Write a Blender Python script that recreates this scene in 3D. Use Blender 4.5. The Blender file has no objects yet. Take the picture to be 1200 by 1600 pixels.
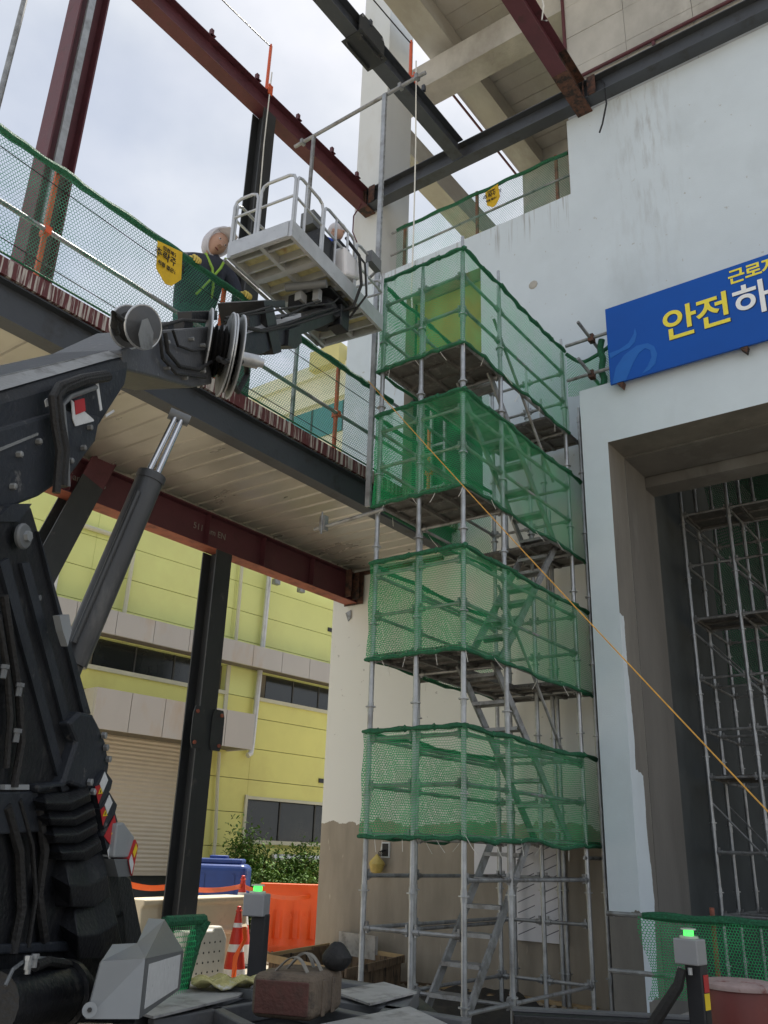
import bpy, bmesh, math, random
from mathutils import Vector, Matrix
random.seed(7)
sc = bpy.context.scene
COL = sc.collection
R = math.radians

# ---------------------------------------------------------------- camera
YAW, PIT, ROL, FPX = R(36.89), R(21.465), R(1.928), 1364.5
CAM = Vector((0, 0, 1.7))
_F = Vector((-math.sin(YAW)*math.cos(PIT), math.cos(YAW)*math.cos(PIT), math.sin(PIT)))
_R0 = Vector((math.cos(YAW), math.sin(YAW), 0)); _U0 = _R0.cross(_F)
_R = _R0*math.cos(ROL) + _U0*math.sin(ROL); _U = -_R0*math.sin(ROL) + _U0*math.cos(ROL)
cd = bpy.data.cameras.new('camera'); cam = bpy.data.objects.new('camera', cd); COL.objects.link(cam)
cam.matrix_world = Matrix((( _R.x,_U.x,-_F.x,CAM.x),(_R.y,_U.y,-_F.y,CAM.y),(_R.z,_U.z,-_F.z,CAM.z),(0,0,0,1)))
cd.sensor_fit = 'HORIZONTAL'; cd.sensor_width = 36; cd.lens = FPX/1200*36
cd.clip_start = .05; cd.clip_end = 2000
sc.camera = cam

# ---------------------------------------------------------------- light
SUN = Vector((-.17, .46, .87)).normalized()          # towards the sun: high, behind the white building
w = bpy.data.worlds.new('World'); sc.world = w; w.use_nodes = True
nt = w.node_tree; nt.nodes.clear()
def wn(t, **k):
    n = nt.nodes.new(t)
    for a, b in k.items(): setattr(n, a, b)
    return n
sky = wn('ShaderNodeTexSky', sky_type='NISHITA', sun_disc=False)
sky.sun_elevation = math.asin(SUN.z); sky.sun_rotation = math.atan2(SUN.x, SUN.y)
sky.air_density = 1.0; sky.dust_density = 2.0
bg = wn('ShaderNodeBackground'); bg.inputs[1].default_value = .092
tc = wn('ShaderNodeTexCoord')
mp = wn('ShaderNodeMapping'); mp.inputs['Scale'].default_value = (1, 1, 1.6)
n1 = wn('ShaderNodeTexNoise'); n1.inputs['Scale'].default_value = 2.1; n1.inputs['Detail'].default_value = 9; n1.inputs['Roughness'].default_value = .55
rmp = wn('ShaderNodeValToRGB'); rmp.color_ramp.elements[0].position = .36; rmp.color_ramp.elements[1].position = .62
rmp.color_ramp.elements[0].color = (.62,.62,.62,1); rmp.color_ramp.elements[1].color = (1,1,1,1)
n2 = wn('ShaderNodeTexNoise'); n2.inputs['Scale'].default_value = 4.5; n2.inputs['Detail'].default_value = 6
rm2 = wn('ShaderNodeValToRGB'); rm2.color_ramp.elements[0].position = .3; rm2.color_ramp.elements[1].position = .75
rm2.color_ramp.elements[0].color = (4.4,4.85,5.5,1); rm2.color_ramp.elements[1].color = (7.3,7.45,7.6,1)
mx = wn('ShaderNodeMix', data_type='RGBA')
out = wn('ShaderNodeOutputWorld')
L = nt.links.new
L(tc.outputs['Generated'], mp.inputs[0]); L(mp.outputs[0], n1.inputs['Vector']); L(mp.outputs[0], n2.inputs['Vector'])
L(n1.outputs[0], rmp.inputs[0]); L(n2.outputs[0], rm2.inputs[0])
L(rmp.outputs[0], mx.inputs[0]); L(sky.outputs[0], mx.inputs[6]); L(rm2.outputs[0], mx.inputs[7])
L(mx.outputs[2], bg.inputs[0]); L(bg.outputs[0], out.inputs[0])
sd = bpy.data.lights.new('sun', 'SUN'); so = bpy.data.objects.new('sun', sd); COL.objects.link(so)
sd.energy = 5.0; sd.angle = R(2.0); sd.color = (1, .95, .86)
so.rotation_euler = SUN.to_track_quat('Z', 'Y').to_euler(); so.location = (0, 0, 40)
vs = sc.view_settings; vs.view_transform = 'Standard'; vs.look = 'None'; vs.gamma = 1; vs.exposure = 0.6; vs.use_curve_mapping = False
sc.cycles.transparent_max_bounces = 20
sc.cycles.max_bounces = 5; sc.cycles.diffuse_bounces = 3; sc.cycles.glossy_bounces = 2; sc.cycles.transmission_bounces = 2

# ---------------------------------------------------------------- measuring helpers (photo pixel + a known plane -> point)
def ray(x, y): return (_R*(x-600) + _U*(800-y) + _F*FPX).normalized()
def at(x, y, ax, v):
    d = ray(x, y); i = 'xyz'.index(ax); return CAM + d*((v-CAM[i])/d[i])
def hd(x, y, dist):
    d = ray(x, y); return CAM + d*(dist/math.hypot(d.x, d.y))
PN = Vector((.8797, .4758, 0))                        # normal of the lift's boom plane
def pb(x, y, off=-1.945):
    d = ray(x, y); return CAM + d*(off/d.dot(PN))

# ---------------------------------------------------------------- materials
MATS = {}
def mat(name, col, rough=.6, metal=0., var=.12, scale=6., col2=None, mix2=(.5,.7), scale2=3., bump=0., bscale=40., stretch=(1,1,1), spec=.5, emit=None):
    m = bpy.data.materials.new(name); m.use_nodes = True; t = m.node_tree; b = t.nodes['Principled BSDF']; MATS[name] = m
    g = t.nodes.new('ShaderNodeNewGeometry'); mpn = t.nodes.new('ShaderNodeMapping'); mpn.inputs['Scale'].default_value = stretch
    t.links.new(g.outputs['Position'], mpn.inputs[0])
    nz = t.nodes.new('ShaderNodeTexNoise'); nz.inputs['Scale'].default_value = scale; nz.inputs['Detail'].default_value = 4; nz.inputs['Roughness'].default_value = .62
    t.links.new(mpn.outputs[0], nz.inputs['Vector'])
    cr = t.nodes.new('ShaderNodeValToRGB'); e = cr.color_ramp.elements
    e[0].position = .28; e[1].position = .74
    e[0].color = tuple(c*(1-var) for c in col)+(1,); e[1].color = tuple(min(1, c*(1+var)) for c in col)+(1,)
    t.links.new(nz.outputs[0], cr.inputs[0]); last = cr.outputs[0]
    if col2:
        n2 = t.nodes.new('ShaderNodeTexNoise'); n2.inputs['Scale'].default_value = scale2; n2.inputs['Detail'].default_value = 5; n2.inputs['Roughness'].default_value = .65
        t.links.new(mpn.outputs[0], n2.inputs['Vector'])
        r2 = t.nodes.new('ShaderNodeMapRange'); r2.inputs[1].default_value = mix2[0]; r2.inputs[2].default_value = mix2[1]
        t.links.new(n2.outputs[0], r2.inputs[0])
        mm = t.nodes.new('ShaderNodeMix'); mm.data_type = 'RGBA'; mm.inputs[7].default_value = tuple(col2)+(1,)
        t.links.new(r2.outputs[0], mm.inputs[0]); t.links.new(last, mm.inputs[6]); last = mm.outputs[2]
    t.links.new(last, b.inputs['Base Color'])
    rr = t.nodes.new('ShaderNodeMapRange'); rr.inputs[3].default_value = max(.03, rough-.1); rr.inputs[4].default_value = min(1, rough+.12)
    t.links.new(nz.outputs[0], rr.inputs[0]); t.links.new(rr.outputs[0], b.inputs['Roughness'])
    b.inputs['Metallic'].default_value = metal; b.inputs['Specular IOR Level'].default_value = spec
    if bump:
        bn = t.nodes.new('ShaderNodeTexNoise'); bn.inputs['Scale'].default_value = bscale; bn.inputs['Detail'].default_value = 2
        t.links.new(mpn.outputs[0], bn.inputs['Vector'])
        bp = t.nodes.new('ShaderNodeBump'); bp.inputs['Strength'].default_value = bump; bp.inputs['Distance'].default_value = .02
        t.links.new(bn.outputs[0], bp.inputs['Height']); t.links.new(bp.outputs[0], b.inputs['Normal'])
    if emit:
        b.inputs['Emission Color'].default_value = tuple(emit[:3])+(1,); b.inputs['Emission Strength'].default_value = emit[3]
    return m

def painted_wall(name, paint, bare, zline, front_only=False, jamb=False, drip_z=None):
    """white paint over bare concrete: ragged lower paint edge, bare reveals, dirt runs"""
    m = mat(name, paint, .72, 0, .045, 1.3, bump=.12, bscale=60); t = m.node_tree; b = t.nodes['Principled BSDF']
    N = t.nodes.new; K = t.links.new
    def M(op, a, bb=None, c=None):
        n = N('ShaderNodeMath'); n.operation = op
        for i, v in enumerate((a, bb, c)):
            if v is None: continue
            if isinstance(v, (int, float)): n.inputs[i].default_value = v
            else: K(v, n.inputs[i])
        return n.outputs[0]
    g = N('ShaderNodeNewGeometry'); sx = N('ShaderNodeSeparateXYZ'); K(g.outputs['Position'], sx.inputs[0])
    sn = N('ShaderNodeSeparateXYZ'); K(g.outputs['True Normal'], sn.inputs[0])
    def noise(scl, s=(1,1,1), det=6):
        mpn = N('ShaderNodeMapping'); mpn.inputs['Scale'].default_value = s; K(g.outputs['Position'], mpn.inputs[0])
        n = N('ShaderNodeTexNoise'); n.inputs['Scale'].default_value = scl; n.inputs['Detail'].default_value = det; n.inputs['Roughness'].default_value = .6
        K(mpn.outputs[0], n.inputs['Vector']); return n.outputs[0]
    edge = M('ADD', sx.outputs[2], M('MULTIPLY', M('SUBTRACT', noise(2.2, (1,1,.4), 9), .5), .5))
    mask = M('GREATER_THAN', edge, zline)
    if front_only:
        fr = M('LESS_THAN', sn.outputs[1], -.5); mask = M('MULTIPLY', mask, fr)
    if jamb:
        isj = M('GREATER_THAN', sn.outputs[0], .5)
        nz = M('MULTIPLY', M('SUBTRACT', noise(1.6, (1,1,.35), 9), .5), .35)
        yy = M('ADD', M('SUBTRACT', sx.outputs[1], 10.8), nz)
        p1 = M('MULTIPLY', M('LESS_THAN', yy, .13), M('LESS_THAN', M('ADD', sx.outputs[2], nz), 4.75))
        p2 = M('MULTIPLY', M('LESS_THAN', yy, .42), M('MULTIPLY', M('LESS_THAN', M('ADD', sx.outputs[2], nz), 2.75), M('GREATER_THAN', M('ADD', sx.outputs[2], nz), .3)))
        mask = M('MAXIMUM', mask, M('MULTIPLY', isj, M('MAXIMUM', p1, p2)))
    # bare concrete colour with trowel streaks
    cr = N('ShaderNodeValToRGB'); e = cr.color_ramp.elements; e[0].position = .3; e[1].position = .75
    e[0].color = tuple(c*.78 for c in bare)+(1,); e[1].color = tuple(c*1.22 for c in bare)+(1,)
    K(noise(2.0, (1.5,1.5,.35), 8), cr.inputs[0])
    sc2 = N('ShaderNodeMapRange'); sc2.inputs[1].default_value = .66; sc2.inputs[2].default_value = .74
    K(noise(7, (2.5,2.5,.5), 9), sc2.inputs[0])
    mb = N('ShaderNodeMix'); mb.data_type = 'RGBA'; mb.inputs[7].default_value = tuple(min(1, c*1.9) for c in bare)+(1,)
    K(M('MULTIPLY', sc2.outputs[0], .55), mb.inputs[0]); K(cr.outputs[0], mb.inputs[6])
    # paint with grey dirt runs and blotches
    base = b.inputs['Base Color'].links[0].from_socket
    bl = N('ShaderNodeMapRange'); bl.inputs[1].default_value = .55; bl.inputs[2].default_value = .85; K(noise(.9, (1,1,.6), 7), bl.inputs[0])
    dm = N('ShaderNodeMix'); dm.data_type = 'RGBA'; dm.inputs[7].default_value = (paint[0]*.80, paint[1]*.80, paint[2]*.79, 1)
    K(M('MULTIPLY', bl.outputs[0], .8), dm.inputs[0]); K(base, dm.inputs[6]); pc = dm.outputs[2]
    if drip_z:      # warm bounce light on the lower storeys, painted in as a cream tint
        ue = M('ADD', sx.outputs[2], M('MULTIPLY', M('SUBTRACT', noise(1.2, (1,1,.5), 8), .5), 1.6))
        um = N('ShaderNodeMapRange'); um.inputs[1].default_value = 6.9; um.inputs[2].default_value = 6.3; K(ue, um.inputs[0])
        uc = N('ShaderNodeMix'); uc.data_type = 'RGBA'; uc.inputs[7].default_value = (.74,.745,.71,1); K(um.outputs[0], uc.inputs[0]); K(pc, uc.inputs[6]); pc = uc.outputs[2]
        rn = N('ShaderNodeMapRange'); rn.inputs[1].default_value = .56; rn.inputs[2].default_value = .66; K(noise(11, (1.6,1.6,.05), 4), rn.inputs[0])
        ln = M('MULTIPLY', noise(1.1, (1,1,.02), 3), 1.15)                       # length of each run
        below = M('SUBTRACT', drip_z, sx.outputs[2]); under = M('MULTIPLY', M('GREATER_THAN', below, 0), M('LESS_THAN', sx.outputs[0], -4.7))
        fall = N('ShaderNodeMapRange'); fall.inputs[1].default_value = -.05; fall.inputs[2].default_value = .45; K(M('SUBTRACT', ln, below), fall.inputs[0])
        dr = M('MULTIPLY', M('MULTIPLY', rn.outputs[0], fall.outputs[0]), M('MULTIPLY', under, .55))
        dd = N('ShaderNodeMix'); dd.data_type = 'RGBA'; dd.inputs[7].default_value = (.2,.18,.17,1); K(dr, dd.inputs[0]); K(pc, dd.inputs[6]); pc = dd.outputs[2]
        # grey smear running down the wall below the rusty beam end
        sx_ = N('ShaderNodeMapRange'); sx_.inputs[1].default_value = .75; sx_.inputs[2].default_value = .05; K(M('ABSOLUTE', M('ADD', M('ADD', sx.outputs[0], 3.75), M('MULTIPLY', noise(.8,(1,1,1),4), -.6))), sx_.inputs[0])
        sz_ = N('ShaderNodeMapRange'); sz_.inputs[1].default_value = 9.5; sz_.inputs[2].default_value = 14.0; K(sx.outputs[2], sz_.inputs[0])
        sn_ = N('ShaderNodeMapRange'); sn_.inputs[1].default_value = .48; sn_.inputs[2].default_value = .72; K(noise(5, (2.2,2.2,.35), 9), sn_.inputs[0])
        s2 = N('ShaderNodeMix'); s2.data_type = 'RGBA'; s2.inputs[7].default_value = (.28,.28,.28,1); K(M('MULTIPLY', M('MULTIPLY', sx_.outputs[0], sz_.outputs[0]), M('MULTIPLY', sn_.outputs[0], .75)), s2.inputs[0]); K(pc, s2.inputs[6]); pc = s2.outputs[2]
        # small specks and chips
        sp_ = N('ShaderNodeMapRange'); sp_.inputs[1].default_value = .70; sp_.inputs[2].default_value = .74; K(noise(9, (1,1,1), 3), sp_.inputs[0])
        s3 = N('ShaderNodeMix'); s3.data_type = 'RGBA'; s3.inputs[7].default_value = (.33,.32,.30,1); K(M('MULTIPLY', sp_.outputs[0], .6), s3.inputs[0]); K(pc, s3.inputs[6]); pc = s3.outputs[2]
    fm = N('ShaderNodeMix'); fm.data_type = 'RGBA'; K(mask, fm.inputs[0]); K(mb.outputs[2], fm.inputs[6]); K(pc, fm.inputs[7])
    K(fm.outputs[2], b.inputs['Base Color'])
    return m

def net_mat(name, col, cell, wid, asp=1.0):
    m = bpy.data.materials.new(name); m.use_nodes = True; t = m.node_tree; t.nodes.clear(); N = t.nodes.new; K = t.links.new; MATS[name] = m
    def VM(op, a, b=None):
        n = N('ShaderNodeVectorMath'); n.operation = op
        for i, v in enumerate((a, b)):
            if v is None: continue
            if isinstance(v, tuple): n.inputs[i].default_value = v
            else: K(v, n.inputs[i])
        return n
    def M(op, a, b=None):
        n = N('ShaderNodeMath'); n.operation = op
        for i, v in enumerate((a, b)):
            if v is None: continue
            if isinstance(v, (int, float)): n.inputs[i].default_value = v
            else: K(v, n.inputs[i])
        return n.outputs[0]
    uv = N('ShaderNodeUVMap'); s = (1, 1.7320508, 1); h = (.5, .8660254, .5)
    p = VM('MULTIPLY', uv.outputs[0], (1/cell, 1/(cell*asp), 0)).outputs[0]
    a = VM('SUBTRACT', VM('MODULO', p, s).outputs[0], h).outputs[0]
    b = VM('SUBTRACT', VM('MODULO', VM('ADD', p, h).outputs[0], s).outputs[0], h).outputs[0]
    a = VM('MULTIPLY', a, (1,1,0)).outputs[0]; b = VM('MULTIPLY', b, (1,1,0)).outputs[0]
    la = VM('LENGTH', a).outputs['Value']; lb = VM('LENGTH', b).outputs['Value']
    mxn = N('ShaderNodeMix'); mxn.data_type = 'VECTOR'; K(M('LESS_THAN', la, lb), mxn.inputs[0]); K(b, mxn.inputs[4]); K(a, mxn.inputs[5])
    ab = VM('ABSOLUTE', mxn.outputs[1]).outputs[0]; sp = N('ShaderNodeSeparateXYZ'); K(ab, sp.inputs[0])
    hx = M('MAXIMUM', sp.outputs[0], M('ADD', M('MULTIPLY', sp.outputs[0], .5), M('MULTIPLY', sp.outputs[1], .8660254)))
    nz = N('ShaderNodeTexNoise'); nz.inputs['Scale'].default_value = 2.3; nz.inputs['Detail'].default_value = 3; K(uv.outputs[0], nz.inputs['Vector'])
    fac = M('GREATER_THAN', hx, M('SUBTRACT', .5-wid+.055, M('MULTIPLY', nz.outputs[0], .11)))     # strands bunch and thin out unevenly
    df = N('ShaderNodeBsdfPrincipled'); df.inputs['Base Color'].default_value = tuple(col)+(1,); df.inputs['Roughness'].default_value = .55
    cv_ = N('ShaderNodeValToRGB'); cv_.color_ramp.elements[0].position = .35; cv_.color_ramp.elements[1].position = .68; cv_.color_ramp.elements[0].color = tuple(c*.72 for c in col)+(1,); cv_.color_ramp.elements[1].color = (min(1,col[0]*1.2+.03), min(1,col[1]*1.15+.03), min(1,col[2]*1.2+.03), 1); K(nz.outputs[0], cv_.inputs[0]); K(cv_.outputs[0], df.inputs['Base Color'])
    tl = N('ShaderNodeBsdfTranslucent'); tl.inputs[0].default_value = tuple(min(1, c*1.3) for c in col)+(1,)
    ms = N('ShaderNodeMixShader'); ms.inputs[0].default_value = .25; K(df.outputs[0], ms.inputs[1]); K(tl.outputs[0], ms.inputs[2])
    tr = N('ShaderNodeBsdfTransparent'); mo = N('ShaderNodeMixShader'); K(fac, mo.inputs[0]); K(tr.outputs[0], mo.inputs[1]); K(ms.outputs[0], mo.inputs[2])
    o = N('ShaderNodeOutputMaterial'); K(mo.outputs[0], o.inputs[0])
    return m

mat('sand', (.42,.37,.29), .95, 0, .25, 1.5, (.28,.24,.19), (.45,.7), .35, .6, 18)
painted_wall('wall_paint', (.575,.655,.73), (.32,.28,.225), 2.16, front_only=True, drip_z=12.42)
painted_wall('portal_paint', (.60,.68,.745), (.165,.157,.143), 1.18, front_only=True, jamb=True)
mat('plaster', (.60,.63,.65), .75, 0, .06, 1.0, (.5,.5,.48), (.55,.8), .9, .15, 60, (1,1,.4))
mat('concrete', (.44,.43,.40), .85, 0, .22, 1.2, (.25,.235,.21), (.5,.75), .8, .3, 25, (1,1,.6))
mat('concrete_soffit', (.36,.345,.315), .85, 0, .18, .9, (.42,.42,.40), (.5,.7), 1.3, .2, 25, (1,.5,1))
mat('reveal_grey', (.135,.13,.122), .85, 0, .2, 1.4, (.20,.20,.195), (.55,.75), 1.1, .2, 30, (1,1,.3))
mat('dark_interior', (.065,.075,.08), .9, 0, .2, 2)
mat('olive_lining', (.30,.29,.07), .8, 0, .15, 2)
mat('primer_red', (.098,.027,.037), .55, 0, .18, 3, (.05,.022,.02), (.58,.75), 4, .15, 40)
mat('primer_bright', (.30,.09,.055), .6, 0, .2, 5, (.12,.03,.025), (.5,.7), 6)
mat('steel_grey', (.055,.062,.075), .5, .1, .15, 2, (.03,.028,.027), (.55,.75), 3, .1, 30)
mat('steel_black', (.03,.033,.036), .5, .1, .2, 3, (.10,.095,.085), (.62,.75), 5, .1, 30, (1,1,.5))
mat('rusty', (.10,.045,.03), .8, 0, .4, 12, (.02,.015,.014), (.45,.6), 9, .3, 60)
mat('galv', (.42,.44,.46), .42, .75, .18, 9, (.25,.25,.25), (.5,.75), 4)
mat('galv_dull', (.30,.31,.32), .5, .6, .25, 8, (.13,.12,.11), (.5,.7), 5)
mat('deck_sheet', (.50,.48,.435), .30, .55, .08, 1.0, (.40,.375,.33), (.5,.8), .6, .04, 30, (1,2,1))
mat('planks', (.13,.125,.12), .6, .5, .3, 8, (.26,.25,.24), (.55,.7), 7)
mat('fascia_red', (.10,.022,.025), .6, 0, .2, 5, (.46,.43,.40), (.50,.56), 9, .2, 40, (1,2.6,.10))
mat('orange_paint', (.62,.10,.03), .5, 0, .15, 8, (.25,.06,.03), (.6,.75), 10)
mat('green_cord', (.012,.12,.055), .7, 0, .5, 40, bump=.8, bscale=70)
mat('white_cord', (.7,.7,.66), .6)
mat('rope', (.62,.33,.06), .7, 0, .25, 30)
net_mat('net_green', (.010,.37,.115), .030, .105)
net_mat('net_deck', (.03,.20,.12), .036, .085)
net_mat('net_dark', (.006,.14,.06), .035, .15, 1.0)
mat('sheet_green', (.01,.11,.05), .7, 0, .3, 2)
mat('lift_black', (.009,.010,.013), .42, 0, .35, 4, (.055,.054,.05), (.60,.76), 8, .2, 45)
mat('lift_dark', (.021,.025,.033), .48, 0, .35, 3, (.12,.12,.12), (.63,.70), 11, .15, 45, spec=.4)
mat('lift_scuff', (.075,.08,.09), .42, 0, .25, 4, (.22,.22,.22), (.62,.72), 14, .15, 40)
mat('reel_grey', (.22,.23,.235), .5, .2, .2, 6, (.10,.10,.10), (.5,.7), 9, .15, 40)
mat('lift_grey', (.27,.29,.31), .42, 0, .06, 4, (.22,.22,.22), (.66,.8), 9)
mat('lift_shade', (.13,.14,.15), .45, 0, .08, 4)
mat('chrome', (.62,.63,.66), .18, 1, .05, 6)
mat('cyl_paint', (.05,.053,.058), .38, .2, .25, 5, (.13,.13,.13), (.56,.75), 6, .1, 40, (1,1,.3))
mat('duct_silver', (.62,.63,.64), .4, .3, .12, 5, (.4,.4,.4), (.6,.8), 4)
mat('window_frame', (.05,.052,.05), .5)
mat('alu', (.50,.52,.55), .42, .55, .10, 6, (.3,.3,.31), (.6,.8), 5)
mat('basket_floor', (.62,.57,.30), .6, .1, .25, 10, (.42,.24,.10), (.56,.7), 3.5, .4, 160)
mat('rubber', (.012,.012,.013), .65, 0, .2, 8, bump=.3, bscale=60)
mat('sticker_white', (.62,.64,.66), .5, 0, .1, 30, (.35,.36,.38), (.6,.75), 40)
mat('sticker_red', (.42,.02,.025), .45, 0, .1)
mat('sticker_yellow', (.75,.55,.02), .45, 0, .1)
mat('yellow_panel', (.74,.79,.30), .55, 0, .05, .5, (.66,.66,.25), (.5,.8), .4)
mat('yellow_low', (.75,.73,.23), .55, 0, .06, .6, (.62,.57,.18), (.5,.8), .5)
mat('canopy_metal', (.50,.48,.46), .55, .1, .06, .8, (.46,.33,.20), (.55,.75), .5, 0, 40, (1,1,.4))
mat('canopy_dark', (.16,.14,.11), .7, 0, .12, 2)
mat('trim_cream', (.58,.57,.44), .6, 0, .06, 2)
mat('glass_dark', (.018,.022,.022), .12, 0, .3, 1, spec=.7)
mat('shutter', (.60,.53,.42), .55, .1, .06, 1.2, (.50,.43,.33), (.55,.8), .7)
mat('cream_wall', (.66,.66,.52), .7, 0, .05, .3)
mat('cream_olive', (.52,.48,.22), .7, 0, .06, .5)
mat('teal_glass', (.04,.20,.22), .15, 0, .2, .4, spec=.7)
mat('sign_blue', (.006,.085,.42), .6, 0, .07, 1.0, bump=.25, bscale=3.5, spec=.25)
mat('sign_blue2', (.025,.14,.50), .6, 0, .04, spec=.2)
mat('sign_yellow', (.85,.72,.06), .5, 0, .03)
mat('sign_white', (.82,.84,.86), .5, 0, .02)
mat('sign_shadow', (.004,.02,.09), .6, 0, .03)
mat('pennant', (.62,.40,.01), .6, 0, .15, 8)
mat('ink', (.01,.01,.012), .6)
mat('barrier_orange', (.78,.10,.015), .42, 0, .08, 3)
mat('barrier_cream', (.62,.53,.38), .6, 0, .08, 3, (.45,.36,.24), (.6,.8), 4)
mat('barrier_white', (.55,.53,.47), .6, 0, .1, 3, (.40,.35,.26), (.55,.75), 3)
mat('cone_red', (.55,.035,.02), .45, 0, .1, 5)
mat('cone_white', (.72,.72,.72), .5, 0, .08, 8)
mat('tape_orange', (.85,.13,.02), .5, 0, .05)
mat('tank_blue', (.015,.055,.26), .4, 0, .15, 3)
mat('plywood', (.16,.11,.07), .8, 0, .3, 4, (.03,.022,.018), (.52,.62), 7, .3, 40, (2,2,.5))
mat('timber', (.42,.30,.16), .8, 0, .2, 6, stretch=(1,.2,1))
mat('timber_dark', (.12,.08,.05), .85, 0, .3, 6)
mat('bag_leather', (.15,.115,.085), .8, 0, .25, 8, (.06,.05,.042), (.5,.7), 8, .4, 50)
mat('bag_maroon', (.115,.048,.04), .75, 0, .25, 8, (.08,.05,.04), (.5,.7), 7, .3, 50)
mat('webbing', (.25,.235,.21), .85, 0, .25, 20)
mat('plastic_film', (.50,.46,.20), .25, 0, .2, 12, (.62,.62,.58), (.55,.65), 9, .6, 20)
mat('bag_yellow', (.55,.42,.12), .45, 0, .2, 10, bump=.6, bscale=25)
mat('drum_red', (.15,.03,.025), .5, 0, .15, 4, (.20,.10,.09), (.6,.8), 5)
mat('drum_lid', (.36,.27,.26), .75, 0, .2, 8, (.18,.05,.045), (.55,.7), 10)
mat('post_black', (.018,.019,.023), .5, 0, .2, 5)
mat('box_grey', (.30,.31,.33), .45, .2, .05, 5)
mat('lamp_green', (.1,.8,.1), .3, 0, .1, 5, emit=(.06,1,.10,1.3))
mat('lamp_clear', (.5,.6,.5), .15, 0, .1, 5)
mat('chassis_top', (.13,.135,.145), .55, .1, .25, 3, (.17,.165,.16), (.55,.75), 4, .15, 30)
mat('chassis_plate', (.40,.40,.40), .6, .2, .2, 4, (.16,.155,.15), (.5,.7), 5, .2, 40)
mat('board_film', (.68,.68,.72), .35, 0, .04, 2)
mat('board_print', (.12,.12,.16), .5)
mat('skin', (.45,.27,.20), .6, 0, .05)
mat('cloth_navy', (.03,.035,.055), .85, 0, .2, 12, bump=.4, bscale=30)
mat('cloth_green', (.035,.085,.09), .85, 0, .2, 10, bump=.4, bscale=30)
mat('cloth_blue', (.02,.07,.45), .8, 0, .15, 10)
mat('cloth_white', (.58,.57,.62), .8, 0, .05, 8, bump=.3, bscale=20)
mat('harness', (.30,.50,.06), .6)
mat('glove_yellow', (.72,.56,.14), .8, 0, .1, 20)
mat('bark', (.10,.075,.05), .9, 0, .3, 20)
def leaf_mat(name, c1, c2):
    m = bpy.data.materials.new(name); m.use_nodes = True; t = m.node_tree; b = t.nodes['Principled BSDF']; MATS[name] = m
    g = t.nodes.new('ShaderNodeNewGeometry'); r = t.nodes.new('ShaderNodeValToRGB')
    r.color_ramp.elements[0].color = tuple(c1)+(1,); r.color_ramp.elements[1].color = tuple(c2)+(1,)
    t.links.new(g.outputs['Random Per Island'], r.inputs[0]); t.links.new(r.outputs[0], b.inputs['Base Color']); b.inputs['Roughness'].default_value = .65; b.inputs['Specular IOR Level'].default_value = .15
leaf_mat('leaf', (.035,.085,.015), (.12,.22,.04))
leaf_mat('rubble', (.12,.10,.075), (.42,.36,.28))

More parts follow.
